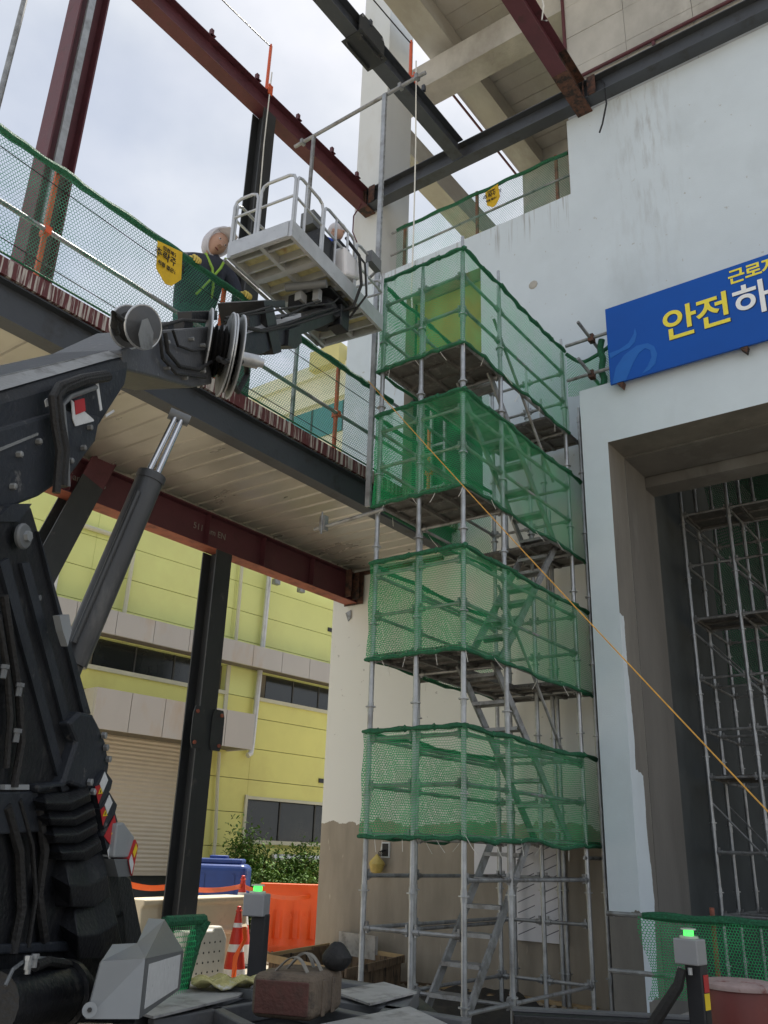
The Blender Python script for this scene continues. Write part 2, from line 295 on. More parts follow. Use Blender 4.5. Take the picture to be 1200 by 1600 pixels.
# ---------------------------------------------------------------- mesh helpers
class MB:
    def __init__(s): s.v = []; s.f = []; s.mi = []; s.uv = None; s.cur = 0
    def add(s, vs, fs):
        o = len(s.v); s.v += [Vector(v) for v in vs]
        for f in fs: s.f.append(tuple(i+o for i in f)); s.mi.append(s.cur)
        return s
    def box(s, c, d, rz=0, M=None):
        hx, hy, hz = d[0]/2, d[1]/2, d[2]/2; c = Vector(c)
        pts = [Vector((x*hx, y*hy, z*hz)) for z in (-1,1) for y in (-1,1) for x in (-1,1)]
        if M is None: M = Matrix.Rotation(rz, 3, 'Z')
        return s.add([c + M @ p for p in pts], [(0,2,3,1),(4,5,7,6),(0,1,5,4),(2,6,7,3),(1,3,7,5),(0,4,6,2)])
    def bb(s, a, b):   # box by two corners
        return s.box(((a[0]+b[0])/2,(a[1]+b[1])/2,(a[2]+b[2])/2), (abs(b[0]-a[0]),abs(b[1]-a[1]),abs(b[2]-a[2])))
    def tube(s, p0, p1, r, n=10, r1=None, cap=True):
        p0, p1 = Vector(p0), Vector(p1); d = (p1-p0).normalized(); r1 = r if r1 is None else r1
        a = d.orthogonal().normalized(); b = d.cross(a); vs = []
        for p, rr in ((p0, r), (p1, r1)):
            for i in range(n):
                t = 2*math.pi*i/n; vs.append(p + a*(math.cos(t)*rr) + b*(math.sin(t)*rr))
        fs = [(i, (i+1) % n, n+(i+1) % n, n+i) for i in range(n)]
        if cap: fs += [tuple(reversed(range(n))), tuple(range(n, 2*n))]
        return s.add(vs, fs)
    def pipe(s, pts, r, n=8):
        pts = [Vector(p) for p in pts]; rings = []; prev = None
        for i, p in enumerate(pts):
            d = (pts[min(i+1, len(pts)-1)] - pts[max(i-1, 0)]).normalized()
            a = d.orthogonal().normalized() if prev is None else (prev - d*prev.dot(d)).normalized(); prev = a; b = d.cross(a)
            rr = r[i] if isinstance(r, (list, tuple)) else r
            rings += [p + a*(math.cos(2*math.pi*k/n)*rr) + b*(math.sin(2*math.pi*k/n)*rr) for k in range(n)]
        fs = []
        for i in range(len(pts)-1):
            fs += [(i*n+k, i*n+(k+1) % n, (i+1)*n+(k+1) % n, (i+1)*n+k) for k in range(n)]
        fs += [tuple(reversed(range(n))), tuple(range((len(pts)-1)*n, len(pts)*n))]
        return s.add(rings, fs)
    def prism(s, front, back):   # two matching outlines
        n = len(front)
        return s.add(list(front)+list(back), [tuple(range(n)), tuple(reversed(range(n, 2*n)))] + [(i, n+i, n+(i+1) % n, (i+1) % n) for i in range(n)])
    def lathe(s, c, prof, n=16, M=None):
        c = Vector(c); vs = []
        for r, z in prof:
            for i in range(n):
                t = 2*math.pi*i/n; p = Vector((r*math.cos(t), r*math.sin(t), z)); vs.append(c + (M @ p if M else p))
        fs = []
        for j in range(len(prof)-1): fs += [(j*n+i, j*n+(i+1) % n, (j+1)*n+(i+1) % n, (j+1)*n+i) for i in range(n)]
        fs += [tuple(reversed(range(n))), tuple(range((len(prof)-1)*n, len(prof)*n))]
        return s.add(vs, fs)
    def hbeam(s, p0, p1, h, b, tw=.012, tf=.018, up=(0,0,1)):
        p0, p1 = Vector(p0), Vector(p1); d = (p1-p0).normalized(); u = Vector(up); u = (u-d*u.dot(d)).normalized(); r = d.cross(u)
        pr = [(-b/2,-h/2),(b/2,-h/2),(b/2,-h/2+tf),(tw/2,-h/2+tf),(tw/2,h/2-tf),(b/2,h/2-tf),(b/2,h/2),(-b/2,h/2),(-b/2,h/2-tf),(-tw/2,h/2-tf),(-tw/2,-h/2+tf),(-b/2,-h/2+tf)]
        return s.prism([p0+r*x+u*y for x, y in pr], [p1+r*x+u*y for x, y in pr])
    def grid(s, P, nu, nv):  # P(i,j)
        vs = [P(i, j) for j in range(nv+1) for i in range(nu+1)]
        return s.add(vs, [(j*(nu+1)+i, j*(nu+1)+i+1, (j+1)*(nu+1)+i+1, (j+1)*(nu+1)+i) for j in range(nv) for i in range(nu)])
    def mesh(s, name, mats, smooth=False, fix=True):
        me = bpy.data.meshes.new(name)
        if s.v:
            lo = Vector((min(v.x for v in s.v), min(v.y for v in s.v), min(v.z for v in s.v))); hi = Vector((max(v.x for v in s.v), max(v.y for v in s.v), max(v.z for v in s.v)))
            c = (lo+hi)/2
        else: c = Vector((0,0,0))
        me.from_pydata([v-c for v in s.v], [], s.f)
        for mm in (mats if isinstance(mats, (list, tuple)) else [mats]): me.materials.append(MATS[mm])
        if len(me.materials) > 1:
            for p, i in zip(me.polygons, s.mi): p.material_index = i
        if fix:
            bm = bmesh.new(); bm.from_mesh(me); bmesh.ops.recalc_face_normals(bm, faces=bm.faces); bm.to_mesh(me); bm.free()
        if smooth:
            for p in me.polygons: p.use_smooth = True
            try: me.set_sharp_from_angle(angle=R(38))
            except Exception: pass
        return me, c
    def build(s, name, mats, parent=None, smooth=False, fix=True, **tags):
        me, c = s.mesh(name, mats, smooth, fix)
        if s.uv:
            ul = me.uv_layers.new(name='UVMap')
            for lp in me.loops: ul.data[lp.index].uv = s.uv[lp.vertex_index]
        return place(name, me, c, parent, **tags)
def wpos(o):
    p = Vector(o.location); q = o.parent
    while q: p += q.location; q = q.parent
    return p
def place(name, me, loc, parent=None, **tags):
    o = bpy.data.objects.new(name, me); COL.objects.link(o)
    if parent: o.parent = parent; o.location = Vector(loc) - wpos(parent)
    else: o.location = loc
    return tag(o, **tags)
def tag(o, label=None, cat=None, group=None, kind=None):
    if label: o['label'] = label
    if cat: o['category'] = cat
    if group: o['group'] = group
    if kind: o['kind'] = kind
    return o
def thing(name, loc, label, cat, group=None):
    o = bpy.data.objects.new(name, None); o.empty_display_size = .2; COL.objects.link(o); o.location = loc
    return tag(o, label, cat, group)
def bevel(o, w=.01, seg=2):
    m = o.modifiers.new('bevel', 'BEVEL'); m.width = w; m.segments = seg; m.limit_method = 'ANGLE'; m.angle_limit = R(35); return o
def shift(c, *d): return Vector(c) + Vector(d)
# ================================================================ setting: ground
g = MB()
def gz(x, y): return 0
g.grid(lambda i, j: (-300+i*20, -200+j*20, 0), 30, 30)
tag(g.build('ground', 'sand', fix=False), 'bare sandy construction yard', None, None, 'structure')
rb = MB()
for k in range(900):
    if k < 500: x, y = random.uniform(-9, -4.9), random.uniform(10.6, 11.35)
    else: x, y = random.uniform(-14.5, -10), random.uniform(11.5, 17)
    s_ = random.uniform(.015, .07) if k < 500 else random.uniform(.02, .09)
    rb.box((x, y, s_*.3), (s_*random.uniform(.7,1.6), s_, s_*random.uniform(.5,1)), M=Matrix.Rotation(random.uniform(0,6), 3, Vector((random.random(), random.random(), 1))))
rb.build('rubble', 'rubble', fix=False, label='loose stones and rubble scattered along the wall and yard', kind='stuff')

# ================================================================ white building
YW = 11.4
wb = thing('white_building', (-4, 13, 0), 'tall white painted concrete building with open upper floor and portal', 'building')
m = MB(); T = .3
for x0, x1, z0, z1 in ((-9.6,-8.19,0,12.42),(-8.19,-7.76,0,6.2),(-7.76,-6.95,0,4.24),(-7.76,-6.95,4.72,6.2),(-6.95,-6.56,0,6.2),(-8.19,-6.56,6.2,6.95),(-8.19,-6.56,11.65,12.42),(-6.56,-4.76,0,12.42),(-4.76,-4.175,0,14.05),(-4.175,1.6,7.26,14.05),(1.6,8,0,14.05)):
    m.bb((x0,YW,z0), (x1,YW+T,z1))
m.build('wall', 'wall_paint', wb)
m = MB(); m.bb((-9.6,YW,12.421), (-8.85,YW+.92,21)); m.build('column', 'plaster', wb)
# reveals behind the wall openings
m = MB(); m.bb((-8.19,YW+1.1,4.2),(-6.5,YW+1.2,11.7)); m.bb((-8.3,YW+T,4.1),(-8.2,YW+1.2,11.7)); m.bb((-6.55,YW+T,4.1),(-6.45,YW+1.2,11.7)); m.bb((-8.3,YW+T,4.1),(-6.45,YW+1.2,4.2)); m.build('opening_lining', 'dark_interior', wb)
m = MB(); m.bb((-8.15,YW+.32,9.9),(-6.6,YW+.4,11.63)); o = m.build('insulation_board', 'olive_lining', wb)
# small window frame standing in the opening
m = MB()
for x in (-8.0,-7.72,-7.44): m.bb((x,YW+.15,7.0),(x+.05,YW+.2,9.8))
for z in (7.6, 8.4, 9.2): m.bb((-8.0,YW+.16,z),(-7.4,YW+.19,z+.05))
m.build('window_frame', 'galv_dull', wb)
# portal
YP = 10.8
m = MB()
m.bb((-4.56,YP,0),(-4.175,YW-.002,8.2)); m.bb((-4.175,YP,7.26),(1.6,YW-.002,8.2)); m.bb((1.6,YP,0),(2.1,YW-.002,8.2))
po = m.build('portal', 'portal_paint', wb, label='projecting white portal frame with bare concrete reveals')
m = MB()
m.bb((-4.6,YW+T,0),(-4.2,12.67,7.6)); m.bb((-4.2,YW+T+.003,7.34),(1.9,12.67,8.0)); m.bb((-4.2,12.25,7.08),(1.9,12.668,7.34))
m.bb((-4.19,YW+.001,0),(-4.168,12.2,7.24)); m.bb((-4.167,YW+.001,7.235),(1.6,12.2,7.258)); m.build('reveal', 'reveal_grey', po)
m = MB()   # dark hall behind the portal
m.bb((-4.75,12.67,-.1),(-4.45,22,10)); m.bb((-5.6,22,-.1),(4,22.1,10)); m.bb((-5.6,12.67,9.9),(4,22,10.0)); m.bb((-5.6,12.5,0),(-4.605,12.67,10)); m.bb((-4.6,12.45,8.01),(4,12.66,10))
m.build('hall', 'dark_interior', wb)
m = MB(); m.bb((-4.17,10.82,.004),(1.6,22,.03)); m.build('hall_floor', 'concrete', wb)
# upper open floor
m = MB(); m.bb((-8.84,YW+T,12.0),(4,16.5,12.3)); m.build('floor_slab', 'concrete', wb)
m = MB(); m.bb((-8.2,16.5,12.0),(6,16.8,19.2)); m.build('rear_wall', 'concrete', wb)
m = MB(); m.bb((-9.1,11.96,17.54),(-4.3,12.52,18.26)); m.build('concrete_beam', 'concrete', wb)
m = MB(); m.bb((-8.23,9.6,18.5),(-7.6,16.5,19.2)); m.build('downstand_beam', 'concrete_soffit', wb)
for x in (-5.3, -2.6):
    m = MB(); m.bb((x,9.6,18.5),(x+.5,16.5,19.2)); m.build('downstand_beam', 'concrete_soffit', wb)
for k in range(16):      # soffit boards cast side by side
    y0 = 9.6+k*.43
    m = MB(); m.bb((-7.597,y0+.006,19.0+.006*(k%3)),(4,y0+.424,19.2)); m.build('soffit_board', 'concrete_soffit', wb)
m = MB(); m.bb((-8.23,9.6,19.21),(6,16.8,19.5)); m.build('roof_slab', 'concrete', wb)
m = MB(); m.bb((-9.51,YW+.93,16.5),(-9.0,17.5,17.2)); m.bb((-9.0,16.9,16.5),(-8.2,17.5,17.2)); m.build('concrete_beam', 'concrete_soffit', wb)
for i in range(8):
    for j in range(6):
        m = MB(); d = random.uniform(0,.008)
        x0 = -4.9+i*1.2; z0 = 14.06+j*.82
        m.bb((x0+.004,YW+.42-d,z0+.004),(x0+1.196,YW+.7,z0+.816)); m.build('concrete_panel', 'concrete', wb)
m = MB(); m.bb((-4.9,YW+.71,14.05),(6,YW+1.0,18.98)); m.build('core_wall', 'concrete', wb)
m = MB(); m.tube((-4.85,YW+.36,15.35),(3,YW+.36,15.35),.035); m.tube((-4.87,YW+.4,15.3),(-4.87,YW+.4,19),.035)
for x in (-3.2,-1.4,.4): m.box((x,YW+.38,15.3),(.05,.06,.16))
m.build('sprinkler_pipe', 'primer_red', wb)
m = MB(); m.tube((-8.3,12.4,18.44),(-8.3,16.4,18.44),.03); m.build('drain_pipe', 'primer_red', wb)
# scars on the white wall
for x, y, r in ((833,445,.07),(1030,612,.05)):
    pass
p = at(545,962,'y',YW-.004); m = MB(); m.prism([p+Vector((-.06,0,.05)),p+Vector((.05,0,.09)),p+Vector((.06,0,-.05)),p+Vector((0,0,-.1))],[p+Vector((-.06,-.02,.05)),p+Vector((.05,-.02,.09)),p+Vector((.06,-.02,-.05)),p+Vector((0,-.02,-.1))]); m.build('anchor_plate','galv_dull',wb)
p = at(833,445,'y',YW-.004); m = MB(); m.lathe(p, [(.085,0),(.06,.012),(.02,.016)], 9, Matrix.Rotation(R(90),3,'X')); m.build('plugged_hole', 'concrete', wb)

# ================================================================ upper steel frame
sf = thing('roof_steelwork', (-7, 8, 13), 'high open steel frame of maroon and grey beams on columns', 'steel frame')
def hb(name, p0, p1, h, b, mt, parent, **k):
    mm = MB(); mm.hbeam(p0, p1, h, b, k.pop('tw',.012), k.pop('tf',.018), k.pop('up',(0,0,1))); return mm.build(name, mt, parent, **k)
ZB = 14.02
hb('beam', (-9.15,-2,ZB+.225),(-9.15,11.1,ZB+.225), .45,.26,'primer_red', sf, label='maroon beam above the walkway')
hb('beam', (-9.15,11.1,ZB+.225),(-9.15,11.38,ZB+.225), .452,.262,'rusty', sf)
hb('beam', (-9.28,11.24,ZB+.25),(6,11.24,ZB+.25), .4,.25,'steel_grey', sf, label='grey beam lying along the white wall top')
hb('beam', (-6.86,0,ZB+.27),(-6.86,11.1,ZB+.27), .4,.24,'steel_grey', sf, label='grey beam with bolted splice plates')
hb('beam', (-4.40,-2,ZB+.23),(-4.40,10.35,ZB+.23), .5,.27,'primer_red', sf, label='maroon beam nearest the wall')
hb('beam', (-4.40,10.35,ZB+.23),(-4.40,11.5,ZB+.23), .502,.272,'rusty', sf)
p = at(572,40,'x',-6.86)
for sx in (-1,1):
    m = MB(); y0 = p.y
    m.prism([(-6.86+sx*.13,y0+a*.34,ZB+.27+b*.28) for a,b in ((-1,-.6),(-.8,-1),(.8,-1),(1,-.6),(1,.6),(.8,1),(-.8,1),(-1,.6))],[(-6.86+sx*.145,y0+a*.34,ZB+.27+b*.28) for a,b in ((-1,-.6),(-.8,-1),(.8,-1),(1,-.6),(1,.6),(.8,1),(-.8,1),(-1,.6))])
    sp = m.build('splice_plate', 'steel_black', sf)
    for a in (-.8,.8):
        for b in (-.75,.75):
            m = MB(); m.tube((-6.86+sx*.14,y0+a*.34,ZB+.27+b*.28),(-6.86+sx*.155,y0+a*.34,ZB+.27+b*.28),.022,8); m.build('bolt', 'galv', sp)
m = MB(); m.box((-6.86,p.y,ZB+.06),(.42,.72,.014)); m.build('splice_plate', 'steel_black', sf)
for y in (3.4,4.5,5.6,6.7,7.8,8.9,9.9,10.7):
    m = MB(); m.bb((-9.06,y,ZB+.45),(-9.0,y+.06,ZB+.58)); m.bb((-9.06,y,ZB+.45),(-8.98,y+.1,ZB+.462)); m.build('cleat', 'primer_red', sf)
for y in (6.2,8.1,9.7):
    m = MB(); m.bb((-6.76,y,ZB+.47),(-6.70,y+.06,ZB+.6)); m.build('cleat', 'steel_grey', sf)
for x in (-9.0,-4.22):   # end plates and stiffeners where beams meet
    m = MB(); m.bb((x-.09,11.1,ZB+.02),(x-.07,11.12,ZB+.44)); m.bb((x,11.09,ZB+.05),(x+.15,11.105,ZB+.46)); m.build('stiffener', 'rusty', sf)
def column(name, x, y, z0, z1, mt, parent, label=None):
    return hb(name, (x,y,z0),(x,y,z1), .30,.30, mt, parent, tw=.014, tf=.02, up=(1,0,0), label=label)
column('column', -9.15,8.2,6.84,ZB-.003,'steel_black', sf, 'slim black column behind the basket')
hb('column', (-9.15,4.62,6.84),(-9.15,4.62,ZB-.003), .42,.34,'primer_red', sf, tw=.016, tf=.024, up=(0,1,0), label='maroon column rising behind the guardrail net')
m = MB(); m.bb((-8.97,4.5,9.0),(-8.93,4.56,ZB)); m.bb((-8.93,4.5,9.0),(-8.925,4.6,ZB)); m.build('conduit', 'galv', sf)
m = MB(); m.bb((-9.3,8.05,6.84),(-9.0,8.35,6.86)); m.build('base_plate', 'steel_black', sf)

# orange lifeline posts on the beams with their ropes
def lifeline(x, y, z, h, label):
    t = thing('lifeline_post', (x,y,z), label, 'safety post', 'orange lifeline posts')
    m = MB(); m.tube((x,y,z+.05),(x,y,z+h),.03,8); m.tube((x,y,z+h),(x,y,z+h+.05),.018,8); m.build('pole','orange_paint',t)
    m = MB(); m.bb((x-.1,y-.06,z),(x+.1,y+.06,z+.05)); m.bb((x-.12,y-.05,z-.1),(x-.1,y+.05,z+.12)); m.bb((x+.1,y-.05,z-.1),(x+.12,y+.05,z+.12)); m.build('clamp','orange_paint',t)
lifeline(-9.1, 8.14, ZB+.46, 1.15, 'orange safety post clamped on the long maroon beam')
lifeline(-6.82, 9.43, ZB+.48, .95, 'orange safety post clamped on the grey spliced beam')
def rope(name, pts, r, mt, label, cat='rope', group=None):
    m = MB(); m.pipe(pts, r, 6); return m.build(name, mt, None, smooth=True, label=label, cat=cat, group=group)
def sag(a, b, s, n=14):
    a, b = Vector(a), Vector(b); return [a.lerp(b, i/n) - Vector((0,0,s*4*(i/n)*(1-i/n))) for i in range(n+1)]
rope('lifeline_cable', sag((-9.1,8.14,ZB+1.6),(-9.05,3,ZB+1.6),.12), .012, 'lift_black', 'thin black cable running from the left orange post', 'cable')
rope('lifeline_cable', sag((-6.82,9.43,ZB+1.4),(-6.9,4,ZB+1.5),.1), .012, 'lift_black', 'thin black cable running from the right orange post', 'cable')
rope('hanging_rope', [(-9.0,8.14,ZB+.9),(-8.99,8.12,13.2),(-8.97,8.13,12),(-8.98,8.15,10.6)], .012, 'white_cord', 'white rope hanging beside the slim black column')
rope('hanging_rope', [(-6.7,9.43,ZB+.9),(-6.68,9.45,13.0),(-6.66,9.42,11.2),(-6.69,9.44,10.0),(-6.66,9.43,9.6)], .012, 'white_cord', 'white rope hanging below the grey spliced beam')
rope('hanging_rope', [(-4.25,9.1,16.4),(-4.25,9.25,15.2),(-4.24,9.5,14.6),(-4.25,9.42,14.2),(-4.22,9.55,14.3)], .013, 'white_cord', 'short white rope looped on the maroon beam top')
rope('hanging_rope', [(-4.0,11.2,14.4),(-3.93,11.15,14.2),(-3.9,11.1,13.7),(-4.0,11.1,13.3),(-4.06,11.1,13.15)], .016, 'lift_black', 'black cable end drooping from the rusty beam end', 'cable')
rope('hanging_rope', [(-9.1,11.0,ZB),(-9.2,10.9,13.7),(-9.2,10.9,13.3),(-9.12,10.95,13.05)], .014, 'primer_red', 'thin red hose drooping below the beam corner', 'hose')
p = at(18,80,'x',-8.4)
m = MB(); m.tube((p.x,p.y,6.84),(p.x,p.y,14.5),.035); m.build('standing_pipe','galv_dull',None,label='single grey standing pipe at the far left edge',cat='pipe')

# ================================================================ walkway deck
wd = thing('steel_walkway', (-8.2, 8, 0), 'steel walkway deck on maroon and grey beams with ribbed metal soffit', 'walkway')
hb('edge_beam', (-7.16,-2,6.46),(-7.16,YW-.01,6.46), .40,.20,'steel_grey', wd, label='dark grey edge beam')
hb('inner_beam', (-9.15,-2,5.965),(-9.15,YW-.05,5.965), .51,.24,'primer_red', wd, label='maroon beam under the deck')
m = MB(); m.bb((-9.28,-2,5.706),(-9.02,YW-.06,5.712)); m.build('flange_plate','primer_bright', wd)
m = MB()
for y in (11.0,11.2): 
    m.bb((-9.02,y,5.73),(-8.9,y+.02,6.2))
m.bb((-9.3,YW-.07,5.68),(-8.9,YW-.05,6.25)); m.build('end_plate','rusty', wd)
for y in [1+i*1.15 for i in range(9)]:
    m = MB(); m.bb((-9.14,y,5.74),(-9.04,y+.012,6.2)); m.build('stiffener','primer_red', wd)
# ribbed deck sheets (each a pan with a folded rib)
pan = MB(); W_ = .30
pr = [(0,0),(.235,0),(.245,.022),(.29,.022),(.30,0),(.30,.026),(.292,.034),(.243,.034),(.233,.012),(0,.012)]
pan.prism([(-9.10,y,6.285+z) for y,z in pr],[(-7.26,y,6.285+z) for y,z in pr])
pme, pc = pan.mesh('deck_panel','deck_sheet')
for i in range(44):
    y = -1.9+i*W_
    if y > YW-.3: break
    place('deck_panel', pme, (pc.x,y+W_/2,pc.z+random.uniform(-.004,.004)), wd)
m = MB(); m.bb((-9.4,-2,6.67),(-7.07,YW-.01,6.83)); m.build('slab','concrete', wd)
m = MB(); m.bb((-9.13,-2,6.2215),(-9.11,YW-.06,6.335)); m.build('closure_or_added_strip','deck_sheet', wd)  # strip added to block sun leaking in over the maroon beam
m = MB(); m.bb((-9.42,-2,6.2),(-9.40,YW-.06,6.83)); m.build('closure_or_added_strip','deck_sheet', wd)
m = MB(); m.bb((-7.26,-2,6.33),(-7.25,YW-.02,6.66)); m.build('closure_or_added_strip','deck_sheet', wd)
m = MB(); m.bb((-7.07,-2,6.668),(-7.03,YW-.012,6.845)); m.build('fascia','fascia_red', wd, label='maroon slab edge streaked with cement drips')
m = MB(); m.bb((-9.1,YW-.06,6.2),(-7.3,YW-.012,6.26)); m.build('support_angle','rusty', wd)
lc = column('column', -9.15,8.2,0,5.70,'steel_black', wd, 'black column with bolted splice halfway up')
p = at(313,1137,'x',-9.0)
for sy in (-1,1):
    m = MB(); c0 = Vector((-9.15,8.2,p.z))
    oc = [(a*.22,b*.27) for a,b in ((-1,-.65),(-.7,-1),(.7,-1),(1,-.65),(1,.65),(.7,1),(-.7,1),(-1,.65))]
    m.prism([c0+Vector((.165*1.0+(.0),sy*.17+a*.5,b)) for a,b in oc],[c0+Vector((.18,sy*.17+a*.5,b)) for a,b in oc]); spl = m.build('splice_plate','steel_black', lc)
    for b in (-.2,.2):
        m = MB(); m.tube(c0+Vector((.18,sy*.22,b)),c0+Vector((.2,sy*.22,b)),.026,8); m.build('bolt','primer_bright', lc)
# raking brace at the left
a = at(165,700,'x',-9.15); b = at(40,930,'x',-9.15)
m = MB(); m.hbeam(a.lerp(b,.27), b, .30,.34,.014,.02,(1,0,0)); m.build('brace','steel_black', wd, label='raking black brace under the deck')
m = MB(); m.hbeam(a, a.lerp(b,.27), .302,.342,.014,.02,(1,0,0)); m.build('brace','primer_red', wd)
# chalk marks on the maroon beam
def text(body, size, mt, loc, rot, parent=None, name='lettering', off=0, ext=.002, align='CENTER'):
    cu = bpy.data.curves.new(name, 'FONT'); cu.body = body; cu.size = size; cu.offset = off; cu.extrude = ext; cu.align_x = align; cu.align_y = 'CENTER'
    to = bpy.data.objects.new('tmp_text', cu); COL.objects.link(to)
    bpy.context.view_layer.update()
    me = bpy.data.meshes.new_from_object(to.evaluated_get(bpy.context.evaluated_depsgraph_get())); bpy.data.objects.remove(to)
    me.materials.clear(); me.materials.append(MATS[mt])
    o = bpy.data.objects.new(name, me); COL.objects.link(o); o.rotation_euler = rot
    if parent: o.parent = parent; o.location = Vector(loc)-wpos(parent)
    else: o.location = loc
    return o
for yy, s in ((5.9,'Samy + 1P'),(8.0,'511 mm EN')):
    text(s, .13, 'webbing', (-9.138,yy,5.98), (R(90),0,R(90)), wd, 'chalk_mark')

# guard rail along the deck edge
gr = thing('guardrail', (-7.1, 6, 6.84), 'pipe guardrail along the walkway edge with orange posts', 'guardrail')
for z, r in ((8.17,.024),(7.42,.026)):
    m = MB(); m.tube((-7.07,-1,z),(-7.07,YW-.1,z),r); m.build('rail','galv_dull',gr)
for y, mt in ((3.62,'orange_paint'),(6.0,'orange_paint'),(8.25,'orange_paint'),(10.6,'orange_paint')):
    m = MB(); m.bb((-7.13,y,6.7),(-7.09,y+.045,8.2)); m.bb((-7.16,y-.01,7.38),(-7.04,y+.055,7.46)); m.build('post',mt,gr)
def net_sheet(name, P, nu, nv, lu, lv, mt, label, cat='safety net', group=None, cords=(), parent=None):
    m = MB(); m.grid(P, nu, nv); m.uv = [(50+lu*i/nu, 50+lv*j/nv) for j in range(nv+1) for i in range(nu+1)]
    o = m.build(name, mt, parent, fix=False, smooth=True, label=label, cat=cat, group=group)
    for pts, r in cords:
        c = MB(); c.pipe(pts, r, 7); c.build('cord', 'green_cord', o, smooth=True)
    return o
rj = random.Random(3)
NU = 60
topz = [8.19 - .02*abs(math.sin(i*.9)) for i in range(NU+1)]
def DP(i, j):
    y = -1 + (YW-.9)*i/NU; v = j/5
    return Vector((-7.035 + .025*math.sin(i*.8+j)*(.3 if j in (0,5) else 1), y, 6.86 + (topz[i]-6.86)*v))
net_sheet('safety_net', DP, NU, 5, YW-.9, 1.33, 'net_deck', 'long pale green net stretched along the walkway guardrail', group='green safety nets',
    cords=[([Vector((-7.05+rj.uniform(-.008,.008), -1+(YW-.9)*i/90, 8.17+rj.uniform(-.01,.01))) for i in range(91)], [.034+.012*abs(math.sin(i*.5)) for i in range(91)]),
           ([Vector((-7.03, -1+(YW-.9)*i/60, 6.875)) for i in range(61)], .012)])
for k,(y,a,b) in enumerate(((2.9,8.0,7.55),(2.9,7.05,7.05))):
    rope('tie_line', sag((-7.02,2.0,a-.0),(-7.02,YW-.4,b+.35 if k==0 else b),.08), .005, 'lift_black', ['thin black line strung above the mid rail of the walkway','thin black line strung low across the walkway net'][k], 'line')
def pennant(c, w_, h_, axis, label, rz=0.):
    c = Vector(c); t = thing('warning_pennant', c, label, 'pennant', 'yellow warning pennants')
    ax = Vector((math.cos(axis), math.sin(axis), 0)); nn = ax.cross(Vector((0,0,1)))
    pts = [(-.5,0),(.5,0),(.5,-.72),(.12,-1),(-.12,-1),(-.5,-.72)]
    def q(a, b, o): 
        u = ax*(a*w_)+Vector((0,0,b*h_)); u = Matrix.Rotation(rz,3,nn) @ u; return c+u+nn*(o+.02*math.sin(a*3))
    m = MB(); m.prism([q(a,b,0) for a,b in pts],[q(a,b,.004) for a,b in pts]); m.build('flag','pennant',t)
    ang = axis
    for s_, dz, body in ((.27,-.36,'추락주의'),(.13,-.6,'위험 접근금지'),(.13,-.16,'안전제일')):
        o = text(body, h_*s_*.9, 'ink', c+(Matrix.Rotation(rz,3,nn) @ Vector((0,0,dz*h_)))+nn*.012, (R(90),0,ang), t, 'lettering', .001)
    return t
pa = at(270,395,'x',-7.0)
pennant((-7.0,pa.y-.05,8.13), .33, .5, math.pi/2, 'yellow warning pennant hung on the walkway net beside the worker', rz=.1)

# ================================================================ rail across the upper opening
ur = thing('guardrail', (-6.8, 11.7, 12.42), 'pipe guardrail with maroon posts across the upper opening', 'guardrail')
for z in (13.52,12.98):
    m = MB(); m.tube((-8.75,11.6,z),(-4.82,11.6,z+.05),.024); m.build('rail','galv_dull',ur)
for x in (-8.43,-6.75,-5.1):
    m = MB(); m.bb((x-.025,11.6,12.425),(x+.025,11.65,13.62)); m.build('post','primer_bright',ur)
def UP(i,j): return Vector((-8.6+3.75*i/20, 11.57+.02*math.sin(i+j), 12.44+ (1.1-.05*math.sin(i*.5)**2)*j/4))
net_sheet('safety_net', UP, 20, 4, 3.75, 1.1, 'net_deck', 'pale green net across the upper floor opening', group='green safety nets',
    cords=[([Vector((-8.6+3.75*i/30, 11.58, 13.53+.015*math.sin(i))) for i in range(31)], .035)])
pennant((-6.38,11.53,13.45), .3, .45, 0, 'small yellow warning pennant on the upper floor rail', rz=.12)

# ================================================================ yellow building
YA = R(5); yu = Vector((math.sin(YA), math.cos(YA), 0)); yn = Vector((math.cos(YA), -math.sin(YA), 0)); YO = Vector((-18,12.5,0))
yM = Matrix(((yu.x,yn.x,0),(yu.y,yn.y,0),(0,0,1)))
yb = thing('yellow_building', YO, 'yellow panelled factory building with grey canopies and roller shutter', 'building')
def ybox(name, mt, s0, s1, o0, o1, z0, z1, parent=None, **k):
    m = MB(); m.box(YO+yu*((s0+s1)/2)+yn*((o0+o1)/2)+Vector((0,0,(z0+z1)/2)), (s1-s0,o1-o0,z1-z0), M=yM)
    return m.build(name, mt, parent or yb, **k)
ybox('core','yellow_low',-8,20,-6,-.33,0,10.4)
SEG = [(-8,-2.2),(-2.2,-.35),(-.35,4.1),(4.1,5.2),(5.2,9.3),(9.3,20)]
zr = [0,.95,1.8,2.65,3.5,4.32,5.14,5.66,6.42,7.2,8.02,8.84,9.66,10.4]
for r_ in range(len(zr)-1):
    z0, z1 = zr[r_], zr[r_+1]
    for s0, s1 in SEG:
        if z0 >= 5.6 and z1 <= 6.5 and (s0, s1) in ((-.35,4.1),(5.2,9.3)): continue
        if z1 <= 4.4 and (s0,s1) == (-.35,4.1):
            ybox('wall_panel','yellow_low',3.1,4.1,-.3,0+random.uniform(-.004,.004),z0+.008,z1-.008); ybox('wall_panel','yellow_low',-.35,.2,-.3,0,z0+.008,z1-.008); continue
        if 1.7 < z0 < 3.4 and (s0,s1) == (5.2,9.3): 
            if z0 > 2.6: ybox('wall_panel','yellow_low',5.2,9.3,-.3,0,3.06,z1-.008)
            continue
        ybox('wall_panel','yellow_panel' if z0 > 5.2 else 'yellow_low', s0+.003, s1-.003, -.3, random.uniform(-.004,.004), z0+.008, z1-.008)
